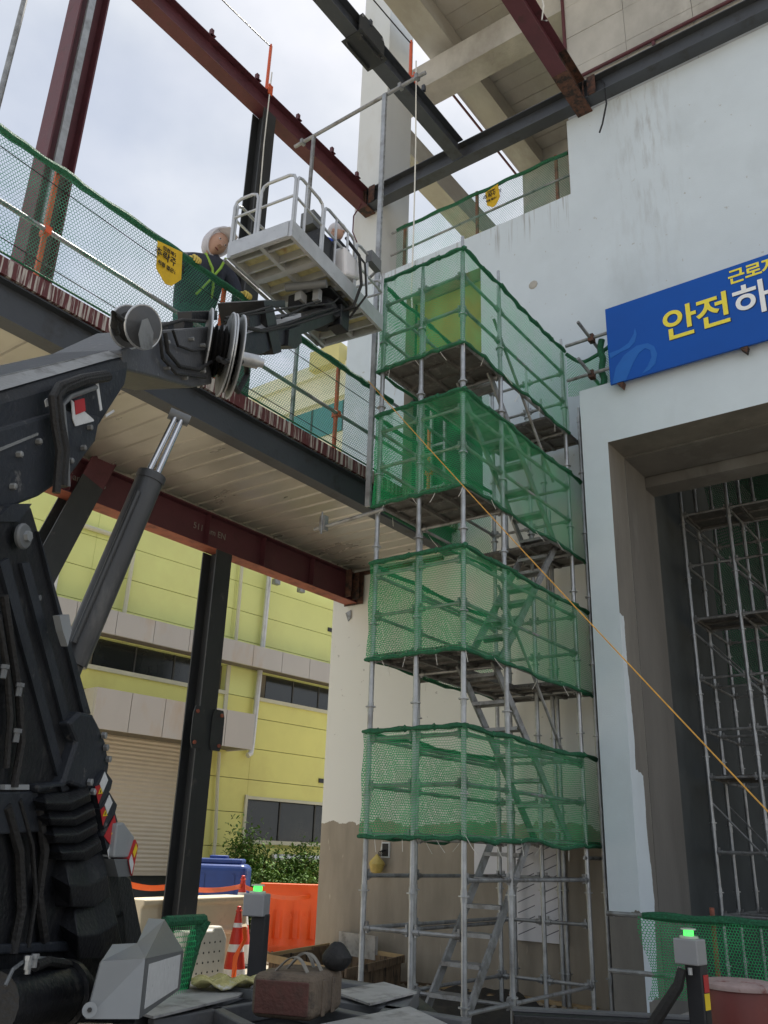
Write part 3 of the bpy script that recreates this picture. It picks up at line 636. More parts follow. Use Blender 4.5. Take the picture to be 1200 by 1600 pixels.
for s0, s1 in ((-.35,4.1),(5.2,9.3)):       # ribbon windows
    fr = ybox('window','trim_cream', s0-.05, s1+.05, -.02,.06, 5.62,5.72)
    n = 3
    ybox('window_side','canopy_dark', s0, s0+.5, -.26,-.2, 5.72,6.42, yb)
    for k in range(n):
        a = s0+.5+(s1-s0-.9)*k/n; b = s0+.5+(s1-s0-.9)*(k+1)/n
        ybox('pane','glass_dark', a+.02, b-.02, -.24,-.2, 5.74,6.42, fr); ybox('mullion','window_frame', b-.02,b+.02,-.25,-.18,5.72,6.42, fr)
    ybox('window_side','canopy_dark', s1-.4, s1, -.26,-.2, 5.72,6.42, yb)
    ybox('window_trim','trim_cream', s1-.0, s1+.12, -.02,.03, 5.0,6.42, yb)
ca = ybox('canopy','canopy_dark',-3,10,0,.46,6.44,6.5, label='long grey panelled canopy band')
for k in range(12):
    a = -3+k*1.08
    ybox('canopy_panel','canopy_metal',a+.008,a+1.072,.44,.52,6.42+.004*(k%2),7.0, ca)
ybox('canopy_top','canopy_metal',-3,9.96,0,.44,6.94,6.99, ca)
c2 = ybox('canopy','canopy_dark',-.3,4.4,0,.94,4.18,4.24, label='deep grey box canopy above the shutter')
for k in range(5):
    a = -.3+k*.94; ybox('canopy_panel','canopy_metal',a+.01,a+.93,.93,1.0,4.15,5.05, c2)
ybox('canopy_panel','canopy_metal',4.34,4.4,0,.93,4.15,5.05, c2); ybox('canopy_panel','canopy_metal',-.3,-.24,0,.93,4.15,5.05, c2); ybox('canopy_top','canopy_metal',-.29,4.33,0,.92,4.98,5.04, c2)
# roller shutter with real ribs
sh = MB(); NS = 62; pr = []
for k in range(NS+1): pr.append((-.12 + (.016 if k % 2 else 0), 1.15 + (4.2-1.15)*k/NS))
front = []
for o_, z in pr: front += [YO+yu*.2+yn*o_+Vector((0,0,z)), YO+yu*3.1+yn*o_+Vector((0,0,z))]
sh.add(front, [(2*i,2*i+1,2*i+3,2*i+2) for i in range(NS)]); shu = sh.build('roller_shutter','shutter',yb, label='half raised beige roller shutter')
ybox('bottom_bar','shutter',.2,3.1,-.15,-.08,1.08,1.15, shu)
ybox('dock_recess','dark_interior',.2,3.1,-.32,-.3,0,1.2)
fr = ybox('window','trim_cream',5.15,9.3,-.02,.05,1.88,1.98)
ybox('frame','trim_cream',5.12,5.2,-.02,.05,1.98,3.1, fr); ybox('frame','trim_cream',5.12,9.3,-.02,.04,3.0,3.08, fr)
for k in range(3):
    a = 5.2+k*1.37; ybox('pane','glass_dark',a+.02,a+1.35,-.22,-.18,1.98,3.02, fr); ybox('mullion','window_frame',a-.02,a+.02,-.23,-.15,1.98,3.02, fr)
def ypipe(name, mt, pts, r, parent=None):
    m = MB(); m.pipe([YO+yu*s+yn*o_+Vector((0,0,z)) for s,o_,z in pts], r, 10); return m.build(name, mt, parent or yb, smooth=True)
ypipe('drain_pipe','trim_cream',[(.68,.1,8.7),(.66,.1,7.0)],.055); ypipe('drain_pipe','trim_cream',[(4.2,.1,9.9),(4.24,.1,7.0)],.05)
ypipe('drain_pipe','trim_cream',[(4.06,.08,4.1),(4.1,.08,3.3),(4.2,.08,2.0),(4.2,.08,.4)],.045)
ypipe('duct','duct_silver',[(5.24,.12,9.9),(5.22,.12,8),(5.18,.12,6.2),(5.12,.12,4.35),(5.08,.14,4.16),(4.98,.14,4.1)],.075)
ypipe('duct','duct_silver',[(4.8,.5,9.35),(5.3,.55,9.3),(8.4,.5,8.98),(11,.5,8.8)],.075)
ypipe('duct','duct_silver',[(5.9,.4,1.55),(9.4,.4,1.55)],.1)
ypipe('drain_pipe','duct_silver',[(-.12,.2,8.3),(-.15,.2,7.5),(-.2,.22,7.35),(-.35,.24,7.3)],.06)
ypipe('rail','trim_cream',[(-1.3,.08,9.0),(.1,.08,9.0)],.06); ypipe('drain_pipe','cone_white',[(-1.35,.1,9.4),(-1.35,.1,6.6)],.13)
for s, z in ((8.08,8.2),(8.05,3.68)): ybox('vent','lift_black',s-.2,s+.2,0,.03,z-.06,z+.06)
for s in (5.3,6.3): ybox('pipe_bracket','galv_dull',s-.1,s+.1,.3,.45,8.95,9.1)

# ================================================================ cream building far behind
cb = thing('cream_building', (-29,30,0), 'distant cream building with teal windows beyond the walkway', 'building')
m = MB(); m.bb((-32.5,30,0),(-20,38,25.9)); m.build('wall','cream_wall',cb)
for z0,z1,o in ((20.2,20.8,.3),(23.3,23.7,.25),(25.0,25.3,.2)):
    m = MB(); m.bb((-32.6,30-o,z0),(-19.9,29.99,z1)); m.build('ledge','cream_wall',cb)
m = MB(); m.bb((-27.2,29.3,25.1),(-25.2,29.98,26.2)); m.build('parapet','cream_olive',cb)
for k in range(5):
    x = -31.5+k*2.1
    m = MB(); m.bb((x,29.93,21.4),(x+2.0,29.97,23.1)); wnd = m.build('window','teal_glass',cb)
    m = MB(); m.bb((x-.05,29.9,21.4),(x+.03,29.99,23.1)); m.build('mullion','steel_grey',wnd)
# ================================================================ stair scaffold
XS, XM, XL = -4.82, -5.43, -6.04
Y0, Y1, Y3 = 7.92, 8.86, 10.82
LV = [1.9, 3.8, 5.7, 7.6]
st = thing('scaffold_tower', (-5.4, 9.4, 0), 'galvanised stair scaffold tower with four netted landings against the wall', 'scaffold')
def post_mesh(h):
    m = MB(); m.tube((0,0,0),(0,0,h-.25),.030,10); m.tube((0,0,h-.25),(0,0,h),.022,8); m.box((0,0,.01),(.14,.14,.012))
    z = .4
    while z < h-.3:
        m.tube((0,0,z),(0,0,z+.012),.058,8); m.tube((0,0,z-.05),(0,0,z+.06),.034,8); z += .475*2
    for z in (2.2, 4.1, 6.0, 7.9):
        if z < h: m.tube((0,0,z),(0,0,z+.09),.037,10)
    return m.mesh('post','galv',smooth=True)
pm = {}
def post(x, y, h, parent, lean=0):
    if h not in pm: pm[h] = post_mesh(h)
    me, c = pm[h]; return place('post', me, (x,y,c.z), parent)
for x, y, h in ((XS,Y0,9.2),(XM,Y0,9.05),(XL,Y0,9.0),(XS,Y1,9.25),(XL,Y1,8.9),(XS,Y3,9.2),(XM,Y3,8.9),(XL,Y3,8.85),(XS+.07,11.18,8.15),(XM+.05,11.2,8.5),(XM+.12,11.2,6.6),(XL,11.2,8.5)):
    post(x, y, h, st)
lm = {}
def ledger(a, b, parent, r=.0215, mt='galv_dull', name='ledger'):
    a, b = Vector(a), Vector(b); d = b-a; key = (round(d.x,2), round(d.y,2), round(d.z,2), r, mt, name)
    if key not in lm:
        m = MB(); m.tube(a, b, r, 8); u = d.normalized()
        for e, s in ((a,1),(b,-1)):
            m.tube(e+u*(.03*s), e+u*(.1*s), r*1.45, 8); m.box(e+u*(.055*s)+Vector((0,0,.01)), (.025,.025,.11))
        me, c = m.mesh(name, mt, smooth=True); lm[key] = (me, c-(a+b)/2)
    return place(name, lm[key][0], (a+b)/2+lm[key][1], parent)
for n, z in enumerate([.35]+LV):
    zs = [z] if n == 0 else [z, z+.5, z+1.0]
    if n == 0: zs = [.35, 1.0, 1.5]
    for q, zz in enumerate(zs):
        ledger((XL,Y0,zz),(XM,Y0,zz),st) if n or q == 1 else None
        ledger((XM,Y0,zz),(XS,Y0,zz),st) if n or q == 1 else None
        ledger((XL,Y0,zz),(XL,Y1,zz),st); ledger((XL,Y1,zz),(XL,Y3,zz),st)
        if n or q != 1: ledger((XS,Y0,zz),(XS,Y1,zz),st); ledger((XS,Y1,zz),(XS,Y3,zz),st)
        ledger((XL,Y3,zz),(XM,Y3,zz),st); ledger((XM,Y3,zz),(XS,Y3,zz),st)
    ledger((XS,Y1,z-.02),(XL,Y1,z-.02),st)
    if n:
        ledger((XS,Y1,z-.95),(XS,Y3,z-.95),st) if n in (2,) else None
        ledger((XL,Y1,z-.95),(XL,Y3,z-.95),st)
# perforated steel planks
def plank(x0, x1, y0, y1, z, parent, along='y'):
    m = MB(); m.bb((x0,y0,z),(x1,y1,z+.012)); 
    if along == 'y':
        for x in (x0, x1): m.bb((x-.012,y0,z-.045),(x+.012,y1,z+.012))
        k = int((y1-y0)/.3)
        for i in range(k+1): m.bb((x0,y0+(y1-y0)*i/k-.012,z-.03),(x1,y0+(y1-y0)*i/k+.012,z-.001))
    return m.build('plank','planks_perf',parent)
# plank sheet with rows of punched holes (open, so daylight shows through)
pmx = mat('planks_perf', (.15,.145,.14), .55, .4, .3, 8, (.28,.27,.26), (.55,.7), 7); t = pmx.node_tree
g_ = t.nodes.new('ShaderNodeNewGeometry'); vm = t.nodes.new('ShaderNodeVectorMath'); vm.operation = 'MODULO'; vm.inputs[1].default_value = (.055,.055,9); 
va = t.nodes.new('ShaderNodeVectorMath'); va.operation = 'ADD'; va.inputs[1].default_value = (110,110,0); t.links.new(g_.outputs['Position'], va.inputs[0]); t.links.new(va.outputs[0], vm.inputs[0])
vs_ = t.nodes.new('ShaderNodeVectorMath'); vs_.operation = 'SUBTRACT'; vs_.inputs[1].default_value = (.0275,.0275,0); t.links.new(vm.outputs[0], vs_.inputs[0])
vf = t.nodes.new('ShaderNodeVectorMath'); vf.operation = 'MULTIPLY'; vf.inputs[1].default_value = (1,1,0); t.links.new(vs_.outputs[0], vf.inputs[0])
vl = t.nodes.new('ShaderNodeVectorMath'); vl.operation = 'LENGTH'; t.links.new(vf.outputs[0], vl.inputs[0])
gt = t.nodes.new('ShaderNodeMath'); gt.operation = 'GREATER_THAN'; gt.inputs[1].default_value = .010; t.links.new(vl.outputs['Value'], gt.inputs[0])
t.links.new(gt.outputs[0], t.nodes['Principled BSDF'].inputs['Alpha'])
for n, z in enumerate(LV):
    if n >= 1:
        for k in range(3): plank(XL+.03+.405*k, XL+.41+.405*k, Y0-.02, Y1+.02, z+.03, st)
    for k in range(3): plank(XL+.03+.405*k, XL+.41+.405*k, Y3-.55, 11.28, z+.03, st)
    if n in (1,3):
        plank(XL+.03, XM-.05, Y1+.05, Y3-.58, z+.03, st)
# zig-zag stair flights
def flight(ya, za, yb_, zb, label=None):
    for x in (-5.40, -4.93):
        m = MB(); a = Vector((x,ya,za)); b = Vector((x,yb_,zb)); d = (b-a).normalized(); u = Vector((1,0,0)).cross(d).normalized()
        m.prism([a+u*.05+Vector((-.014,0,0)),b+u*.05+Vector((-.014,0,0)),b-u*.05+Vector((-.014,0,0)),a-u*.05+Vector((-.014,0,0))],[a+u*.05+Vector((.014,0,0)),b+u*.05+Vector((.014,0,0)),b-u*.05+Vector((.014,0,0)),a-u*.05+Vector((.014,0,0))]); m.build('stringer','galv_dull',st)
    n = 7
    for k in range(1, n+1):
        f = (k-.5)/n; c = Vector((-5.165, ya+(yb_-ya)*f, za+(zb-za)*f))
        m = MB(); m.bb((-5.39,c.y-.10,c.z),(-4.94,c.y+.10,c.z+.006)); m.bb((-5.39,c.y-.10,c.z-.035),(-4.94,c.y-.094,c.z)); m.bb((-5.39,c.y+.094,c.z-.035),(-4.94,c.y+.10,c.z)); m.build('tread','galv_dull',st)
flight(7.95,.05,9.5,1.9); flight(10.6,1.93,8.75,3.83); flight(8.9,3.83,10.5,5.7); flight(10.6,5.73,8.75,7.63)
# hand rails of the flights
for ya, za, yb_, zb in ((10.5,2.9,8.85,4.75),(10.5,6.7,8.85,8.5)):
    m = MB(); m.tube((-4.9,ya,za),(-4.9,yb_,zb),.02,8); m.build('handrail','galv_dull',st)
# tie pipe to the walkway beam with swivel clamps
p = at(545,785,'y',7.9); m = MB(); m.tube((-7.0,7.86,5.55),(-5.9,7.86,5.6),.024,8); m.build('tie_pipe','galv_dull',st)
m = MB(); m.box((-6.85,7.86,5.6),(.09,.07,.2)); m.tube((-6.85,7.82,5.75),(-6.85,7.82,5.45),.012,6); m.build('clamp','galv_dull',st)
for x in (-4.82,-5.9):
    m = MB(); m.tube((x,11.25,1.75),(x,10.75,1.75),.022,8); m.build('wall_tie','galv_dull',st)

# four nets wrapped round the landings
tops = [2.98, 4.95, 6.93, 8.98]; NM = ['lowest','second lowest','second highest','highest']
def net_level(n):
    z0, z1 = LV[n]-.02, tops[n]
    path = []; ex = .05
    def seg(a, b, k, last=False):
        for i in range(k+(1 if last else 0)): path.append((Vector(a).lerp(Vector(b), i/k), i/k))
    end = 11.35 if n != 3 else 10.86
    seg((XL-ex,Y3,0),(XL-ex,Y0-ex,0),14); seg((XL-ex,Y0-ex,0),(XS+ex,Y0-ex,0),14); seg((XS+ex,Y0-ex,0),(XS+ex,end,0),24,True)
    N_ = len(path)-1; rr = random.Random(n+5)
    L = [0]
    for i in range(N_): L.append(L[-1]+(path[i+1][0]-path[i][0]).length)
    mid = Vector((XM,9.4,0)); V = 7
    jt = [rr.uniform(-.02,.02) for _ in range(N_+1)]
    def prof(i):   # taut at posts, sagging between
        p = path[i][0]; d = min([abs(p.y-y) for y in (Y0,Y1,Y3)]+([abs(p.x-x) for x in (XL,XM,XS)] if abs(p.y-(Y0-ex)) < .02 else []))
        return min(1, d/.5)
    def P(i, j):
        p = path[i][0]; v = j/V; s = prof(i)
        zt = z1 - .035*s + jt[i]*.25; zb = z0 + .03*s*math.sin(i*.55+n) + jt[i]*.6
        inward = (mid-p); inward.z = 0; inward.normalize()
        w_ = .035*s*math.sin(v*math.pi)*(1 if rr.random() < 2 else 0)
        q = p + inward*w_ + inward*(.012*math.sin(i*2.1+j*1.7)); return Vector((q.x,q.y,zb+(zt-zb)*v))
    lab = NM[n]+' green net wrapped round the scaffold landing'
    top_c = [P(i,V) for i in range(N_+1)]; bot_c = [P(i,0) for i in range(N_+1)]
    o = net_sheet('safety_net', P, N_, V, L[-1], z1-z0, 'net_green', lab, group='green safety nets', cords=[(top_c, [.018+.016*abs(math.sin(i*.9)) for i in range(N_+1)]), (bot_c, [.012+.014*abs(math.sin(i*1.1+1)) for i in range(N_+1)])])
    for i in range(0, N_, 4):      # gathered knots and white cable ties with loose tails
        p = P(i,V); m = MB(); m.box(p, (.05,.05,.05), M=Matrix.Rotation(rr.uniform(0,3),3,(1,1,0))); m.build('knot','green_cord',o)
        p = P(i,0); m = MB(); a = rr.uniform(-.06,.06); m.pipe([p+Vector((0,0,.03)), p+Vector((a,a*.4,-.06)), p+Vector((a*2,a,-.14))], .003, 4); m.build('cable_tie','white_cord',o)
    return o
for n in range(4): net_level(n)
def EP(i, j): return Vector((-4.78+.75*i/8, 10.9+.05*math.sin(i), 8.22+(.75-.25*math.sin(i/8*math.pi))*j/5))
net_sheet('safety_net', EP, 8, 5, .75, .75, 'net_green', 'small bunched green net between the scaffold and the blue banner', group='green safety nets', cords=[([EP(i,5) for i in range(9)], .03),([Vector((-4.2+.02*math.sin(i*2),10.86,8.22+i*.11)) for i in range(8)], .05)])
m = MB(); m.bb((-6.75,YW-.22,8.6),(-6.55,YW-.05,8.75)); 

# tall pipe frame standing between walkway and scaffold
pf = thing('pipe_goalpost', (-6.9, 7.92, 6.84), 'tall grey goalpost frame of perforated struts above the basket', 'frame')
m = MB(); m.tube((-8.02,7.92,12.46),(-5.45,7.92,12.46),.03,10); m.build('crossbar','galv_dull',pf)
m = MB(); m.bb((-7.64,7.9,6.85),(-7.59,7.94,12.44)); m.build('leg','galv_dull',pf)
m = MB(); m.bb((-6.20,7.86,5.7),(-6.13,7.90,12.44))
z = 5.8
while z < 12.3: m.bb((-6.128,7.87,z),(-6.12,7.89,z+.03)); z += .1
m.build('leg','galv',pf)
for x in (-7.85,-5.9,-5.6): 
    m = MB(); m.box((x,7.92,12.46),(.05,.09,.09)); m.build('clamp','galv_dull',pf)
m = MB(); m.tube((-6.3,7.86,9.12),(-6.15,7.86,9.2),.02,8); m.build('stub','galv_dull',pf)

# orange rope slanting down across the scaffold
rope('guy_rope', sag((-6.12,7.72,7.38),(.40,5.07,.02),.06,30), .0055, 'rope', 'orange guy rope slanting from the scaffold down to the right')

# ================================================================ banner over the portal
bn = thing('safety_banner', (-1.5, 10.68, 8.07), 'blue safety banner with yellow and white lettering over the portal', 'banner')
m = MB(); m.bb((-4.02,10.655,8.075),(1.4,10.69,9.35)); pnl = m.build('panel','sign_blue',bn)
FR = (R(90),0,0)
for ch, x, z, mt in (('안',-2.97,8.70,'sign_yellow'),('전',-2.50,8.71,'sign_yellow'),('하',-2.00,8.71,'sign_white')):
    text(ch, .54, 'sign_shadow', (x+.012,10.653,z-.012), FR, bn, 'letter', .010, .001); text(ch, .54, mt, (x,10.650,z), FR, bn, 'letter', .009, .002)
for k, ch in enumerate('근로자'):
    text(ch, .245, 'sign_yellow', (-2.15+.22*k,10.650,9.16), FR, bn, 'letter', .006, .002)
def flat(name, pts, y, mt, parent, th=.003):
    m = MB(); m.prism([(x,y,z) for x,z in pts],[(x,y+th,z) for x,z in pts]); return m.build(name, mt, parent)
def swirl(pts, y): 
    flat('emblem', pts, y, 'sign_blue2', bn)
S = lambda pp: [(lambda q: (q.x,q.z))(at(x,y,'y',10.652)) for x,y in pp]
swirl(S([(952,552),(968,546),(982,536),(990,522),(992,512),(995,522),(992,534),(983,544),(970,550),(954,560)]), 10.651)
swirl(S([(957,600),(962,575),(975,555),(995,540),(1012,536),(1022,541),(1027,553),(1024,568),(1015,578),(1003,584),(1012,572),(1018,558),(1016,547),(1008,544),(998,552),(990,566),(984,580),(978,594)]), 10.6505)
for z in (8.25,8.85):
    m = MB(); m.tube((-4.72,10.76,z+.16),(1.6,10.76,z+.16),.026,8); m.build('support_pipe','galv_dull',bn)
for x, z in ((-4.33,8.36),(-4.30,8.97)):
    m = MB(); m.tube((x-.05,10.4,z+.14),(x+.02,11.1,z-.06),.026,8); m.build('support_pipe','galv_dull',bn)
    m = MB(); m.box((x,10.76,z+.03),(.08,.1,.12)); m.build('clamp','rusty',bn)
for x in (-3.9,-2.2,-.4):
    m = MB(); m.prism([(x-.03,10.66,8.07),(x+.07,10.66,8.07),(x+.04,10.66,7.98)],[(x-.03,10.76,8.07),(x+.07,10.76,8.07),(x+.04,10.76,7.98)]); m.tube((x,10.7,8.05),(x+.05,10.7,8.02),.02,6); m.build('bracket','rusty',bn)

# ================================================================ inner scaffold in the hall
isc = thing('scaffold_tower', (-3.4, 14.6, 0), 'grey scaffold standing in the dark hall behind the portal', 'scaffold')
IX = [-4.2,-3.45,-1.9,-.4]; IY = [14.0,14.85,15.9]
for x in IX:
    for y in IY: post(x, y, 8.6, isc)
for z in (1.05,1.9,2.95,3.65,4.45,5.4,6.3,7.2):
    for y in IY:
        for a, b in zip(IX, IX[1:]):
            if y != IY[0] and z in (1.9, 6.3): continue
            ledger((a,y,z),(b,y,z),isc)
    for x in IX:
        for a, b in zip(IY, IY[1:]): ledger((x,a,z),(x,b,z),isc)
for z in (2.98,5.43,7.23):
    for k in range(4): plank(IX[0]+.05+k*.9, IX[0]+.92+k*.9, IY[0]+.05, IY[1]-.05, z, isc)
for y in (IY[0]+.03, IY[1]+.03):
    for z in (1.1,3.7,5.5):
        m = MB(); m.tube((IX[0],y,z+1.5),(IX[1]+.6,y,z),.016,6); m.build('brace','galv_dull',isc)
def IP(i, j): return Vector((-4.3+3.6*i/16+.03*math.sin(j), 15.96+.06*math.sin(i*.9+j), 4.9+3.6*j/10-.8*max(0,(.35-i/16))*(1 if j < 8 else 0)))
net_sheet('safety_net', IP, 16, 10, 3.6, 3.0, 'net_dark', 'dark green net hanging behind the hall scaffold', group='green safety nets')
def IP2(i, j): return Vector((-3.7+3.6*i/12, 15.95, 7.3+.9*j/4))

# ================================================================ boom lift
bl = thing('boom_lift', (-3.6, 2.6, 0), 'black articulated boom lift with grey work basket raised to the walkway', 'boom lift')
def ring_loft(lines, caps=True):
    """lines: list of 3D polylines (same count) forming a closed section"""
    m = MB(); n = len(lines); k = len(lines[0]); vs = [p for ln in lines for p in ln]; fs = []
    for a in range(n):
        b = (a+1) % n
        for i in range(k-1): fs.append((a*k+i, a*k+i+1, b*k+i+1, b*k+i))
    fs.append(tuple(a*k for a in range(n))); fs.append(tuple(a*k+k-1 for a in reversed(range(n))))
    m.add(vs, fs); return m
def PL(pp, off): return [pb(x,y,off) for x,y in pp]
def back(ln, d): return [p - PN*d for p in ln]
def pprism(pp, off, th): f = PL(pp, off); m = MB(); m.prism(f, back(f, th)); return m
# main boom
l0 = PL([(-90,835),(0,775),(150,672),(196,600)],-1.945); l1 = PL([(-90,668),(0,632),(170,582),(200,574)],-1.945); l1b = PL([(-90,646),(0,612),(170,563),(200,556)],-1.965); l2 = PL([(-90,618),(0,587),(160,549),(192,543)],-2.04)
l3 = back(l2,.28); l4 = back(l1b,.40); l5 = back(l0,.42)
bo = ring_loft([l0,l1,l1b,l2,l3,l4,l5]).build('main_boom','lift_dark',bl); bevel(bo,.012)
m = pprism([(-90,850),(-90,690),(0,668),(100,640),(158,650),(150,690),(112,742),(62,776),(0,800)],-1.925,.5); o = m.build('boom_knuckle','lift_dark',bl); bevel(o,.015)
m = pprism([(190,548),(250,516),(330,510),(332,600),(300,606),(250,592),(192,578)],-1.955,.40); o = m.build('boom_head','lift_scuff',bl); bevel(o,.015)
# fly boom
sheen_ = MB(); a4 = back(PL([(-90,640),(0,610),(168,562),(196,556)],-1.96),-.004); b4 = back(PL([(-90,616),(0,587),(160,550),(190,544)],-2.035),-.004)
sheen_.prism(a4+list(reversed(b4)), back(a4+list(reversed(b4)), .006)); sheen_.build('sheen_strip','reel_grey',bl)  # sky reflection on the main boom's upper bevel, painted as a pale strip
f0 = PL([(320,596),(380,566),(470,527)],-1.975); f1 = PL([(320,545),(380,522),(470,495)],-1.975); f2 = PL([(320,528),(380,508),(470,489)],-2.03)
o = ring_loft([f0,f1,f2,back(f2,.24),back(f1,.34),back(f0,.34)]).build('fly_boom','lift_dark',bl); bevel(o,.01)
sheen_ = MB(); a4 = back(f1,-.003); b4 = back(f2,-.003); sheen_.prism(a4+list(reversed(b4)), [p-Vector((0,0,.006)) for p in a4+list(reversed(b4))]); sheen_.build('sheen_strip','alu',bl)  # matching pale strip over the fly boom's upper bevel
m = pprism([(412,470),(425,468),(434,512),(440,550),(428,554),(420,520)],-1.955,.40); m.build('boom_collar','lift_black',bl)
j0 = PL([(440,535),(500,512),(548,490)],-1.99); j1 = PL([(440,506),(500,487),(548,470)],-1.99)
o = ring_loft([j0,j1,back(j1,.22),back(j0,.22)]).build('jib_arm','lift_black',bl); bevel(o,.01)
m = pprism([(452,515),(470,508),(472,535),(462,545),(450,540)],-1.94,.34); m.build('boom_collar','lift_black',bl)
# brackets, pivot blocks and rollers on top of the boom
for x, y, w_, h_ in ((262,503,10,14),(288,500,14,20),(300,486,40,14),(412,470,34,10),(390,492,18,22),(248,506,8,10)):
    m = pprism([(x,y),(x+w_,y-1),(x+w_,y+h_),(x,y+h_)],-2.0,.10); o = m.build('pivot_block','lift_black',bl); bevel(o,.006)
for pts, r in (([(250,510),(285,500),(320,502)],.012),([(350,502),(388,492),(430,485),(470,478),(500,470)],.010),([(352,497),(400,486),(425,478)],.010),([(380,511),(410,518),(450,510),(490,498),(530,485),(545,478)],.014),([(378,509),(408,516),(452,505),(488,490),(525,480)],.012),([(440,497),(480,478),(520,474),(540,455)],.010)):
    m = MB(); m.pipe([pb(x,y,-1.935-.0*i) for i,(x,y) in enumerate(pts)], r, 7); m.build('hydraulic_hose','rubber',bl, smooth=True)
# hose reels
def reel(cx, cy, off, rad, ax, gap, mt='lift_scuff', motor=False):
    c = pb(cx,cy,off); ax = Vector(ax).normalized(); q = Vector((0,0,1)).rotation_difference(ax).to_matrix()
    m = MB(); m.lathe(c-ax*gap/2, [(rad*.45,-gap*.0),(rad*.45,gap)], 18, q); rl = m.build('hose_reel','rubber',bl, smooth=True)
    for s in (-1,1):
        m = MB(); m.lathe(c+ax*(s*gap/2), [(rad*.2,-.012),(rad*.96,-.008),(rad,-.002),(rad,.004),(rad*.94,.006),(rad*.3,.016),(rad*.1,.02)], 28, q); m.build('flange',mt,rl, smooth=True)
        m = MB(); m.pipe([c+ax*(s*gap/2)+(q @ Vector((math.cos(2*math.pi*k/28)*rad, math.sin(2*math.pi*k/28)*rad, 0))) for k in range(29)], .007, 5); m.build('rim','alu',rl, smooth=True)
    m = MB()
    for k in range(5): m.lathe(c-ax*(gap*.4-k*gap*.2), [(rad*.5,-gap*.09),(rad*(.72-.05*(k%2)),0),(rad*.5,gap*.09)], 20, q)
    m.build('wound_hose','rubber',rl, smooth=True)
    if motor:
        m = MB(); m.tube(c+ax*(gap/2), c+ax*(gap/2+.16), .05, 12); m.tube(c+ax*(gap/2+.16), c+ax*(gap/2+.2), .035, 10); m.build('swivel','alu',rl, smooth=True)
    return rl
_vr = -ray(213,516); rl_ = reel(212,511,-1.90,.112,_vr*.72+_R*.68,.13,'lift_scuff')
m = MB(); f = [pb(x,y,-1.80) for x,y in ((222,500),(231,497),(240,520),(238,545),(220,545),(216,522))]; m.prism(f,[p-_vr*.008 for p in f]); m.build('bracket','reel_grey',rl_)
reel(340,548,-1.93,.27,(.55,.83,0),.17,'reel_grey'); reel(360,556,-1.86,.29,(.52,.85,0),.07,'reel_grey',True)
m = MB(); m.pipe([pb(190,500,-1.8),pb(178,490,-1.8),pb(178,508,-1.82),pb(182,520,-1.85)], .018, 8); m.build('hydraulic_hose','rubber',bl, smooth=True)
m = MB(); m.pipe([pb(340,560,-1.85),pb(350,565,-1.8),pb(375,566,-1.78),pb(385,560,-1.8),pb(386,585,-1.84),pb(372,612,-1.86),pb(356,590,-1.84)], .02, 8); m.build('hydraulic_hose','rubber',bl, smooth=True)
for x, y in ((262,535),(262,575),(300,530),(318,540),(318,580),(290,590),(60,690),(30,710),(130,700),(110,720),(20,760),(140,668)):
    m = MB(); m.lathe(pb(x,y,-1.935 if x > 180 else -1.917), [(.014,-.02),(.014,.012),(.008,.016)], 6, Vector((0,0,1)).rotation_difference(PN).to_matrix()); m.build('bolt','reel_grey',bl)
for pts, r in (([(258,520),(262,550),(280,572),(310,578),(330,565)],.013),([(250,525),(254,560),(275,584),(320,590)],.010),([(270,516),(278,540),(300,548),(325,545)],.009)):
    m = MB(); m.pipe([pb(x,y,-1.925) for x,y in pts], r, 7); m.build('hydraulic_hose','rubber',bl, smooth=True)
m = pprism([(0,700),(60,676),(60,680),(0,705)],-1.918,.006); m.build('weld_seam','reel_grey',bl)
# cable loom, guard and sticker on the boom side
m = MB(); m.pipe([pb(168,588,-1.92),pb(130,594,-1.9),pb(98,606,-1.895),pb(88,618,-1.895),pb(92,660,-1.89),pb(100,700,-1.885),pb(96,760,-1.88)], .026, 8); m.build('cable_loom','rubber',bl, smooth=True)
m = MB(); m.pipe([pb(165,584,-1.915),pb(128,590,-1.895),pb(92,603,-1.885),pb(82,620,-1.885),pb(86,665,-1.88),pb(93,705,-1.875),pb(88,770,-1.87)], .018, 8); m.build('cable_loom','rubber',bl, smooth=True)
m = MB(); m.pipe([pb(150,605,-1.91),pb(110,620,-1.895),pb(98,632,-1.89),pb(104,700,-1.885),pb(106,760,-1.88)], .012, 8); m.build('guard_bar','lift_shade',bl, smooth=True)
m = pprism([(112,625),(146,655),(147,658),(118,666),(114,655)],-1.918,.004); m.build('sticker','sticker_white',bl)
m = pprism([(117,626),(132,622),(134,642),(119,648)],-1.914,.003); m.build('sticker','sticker_red',bl)
for pp in (((70,626),(74,622),(76,634),(72,636)),((150,600),(154,598),(160,640),(157,642)),((165,648),(178,640),(179,643),(166,652))):
    m = pprism(pp,-1.915,.003); m.build('scratch','sticker_white',bl)
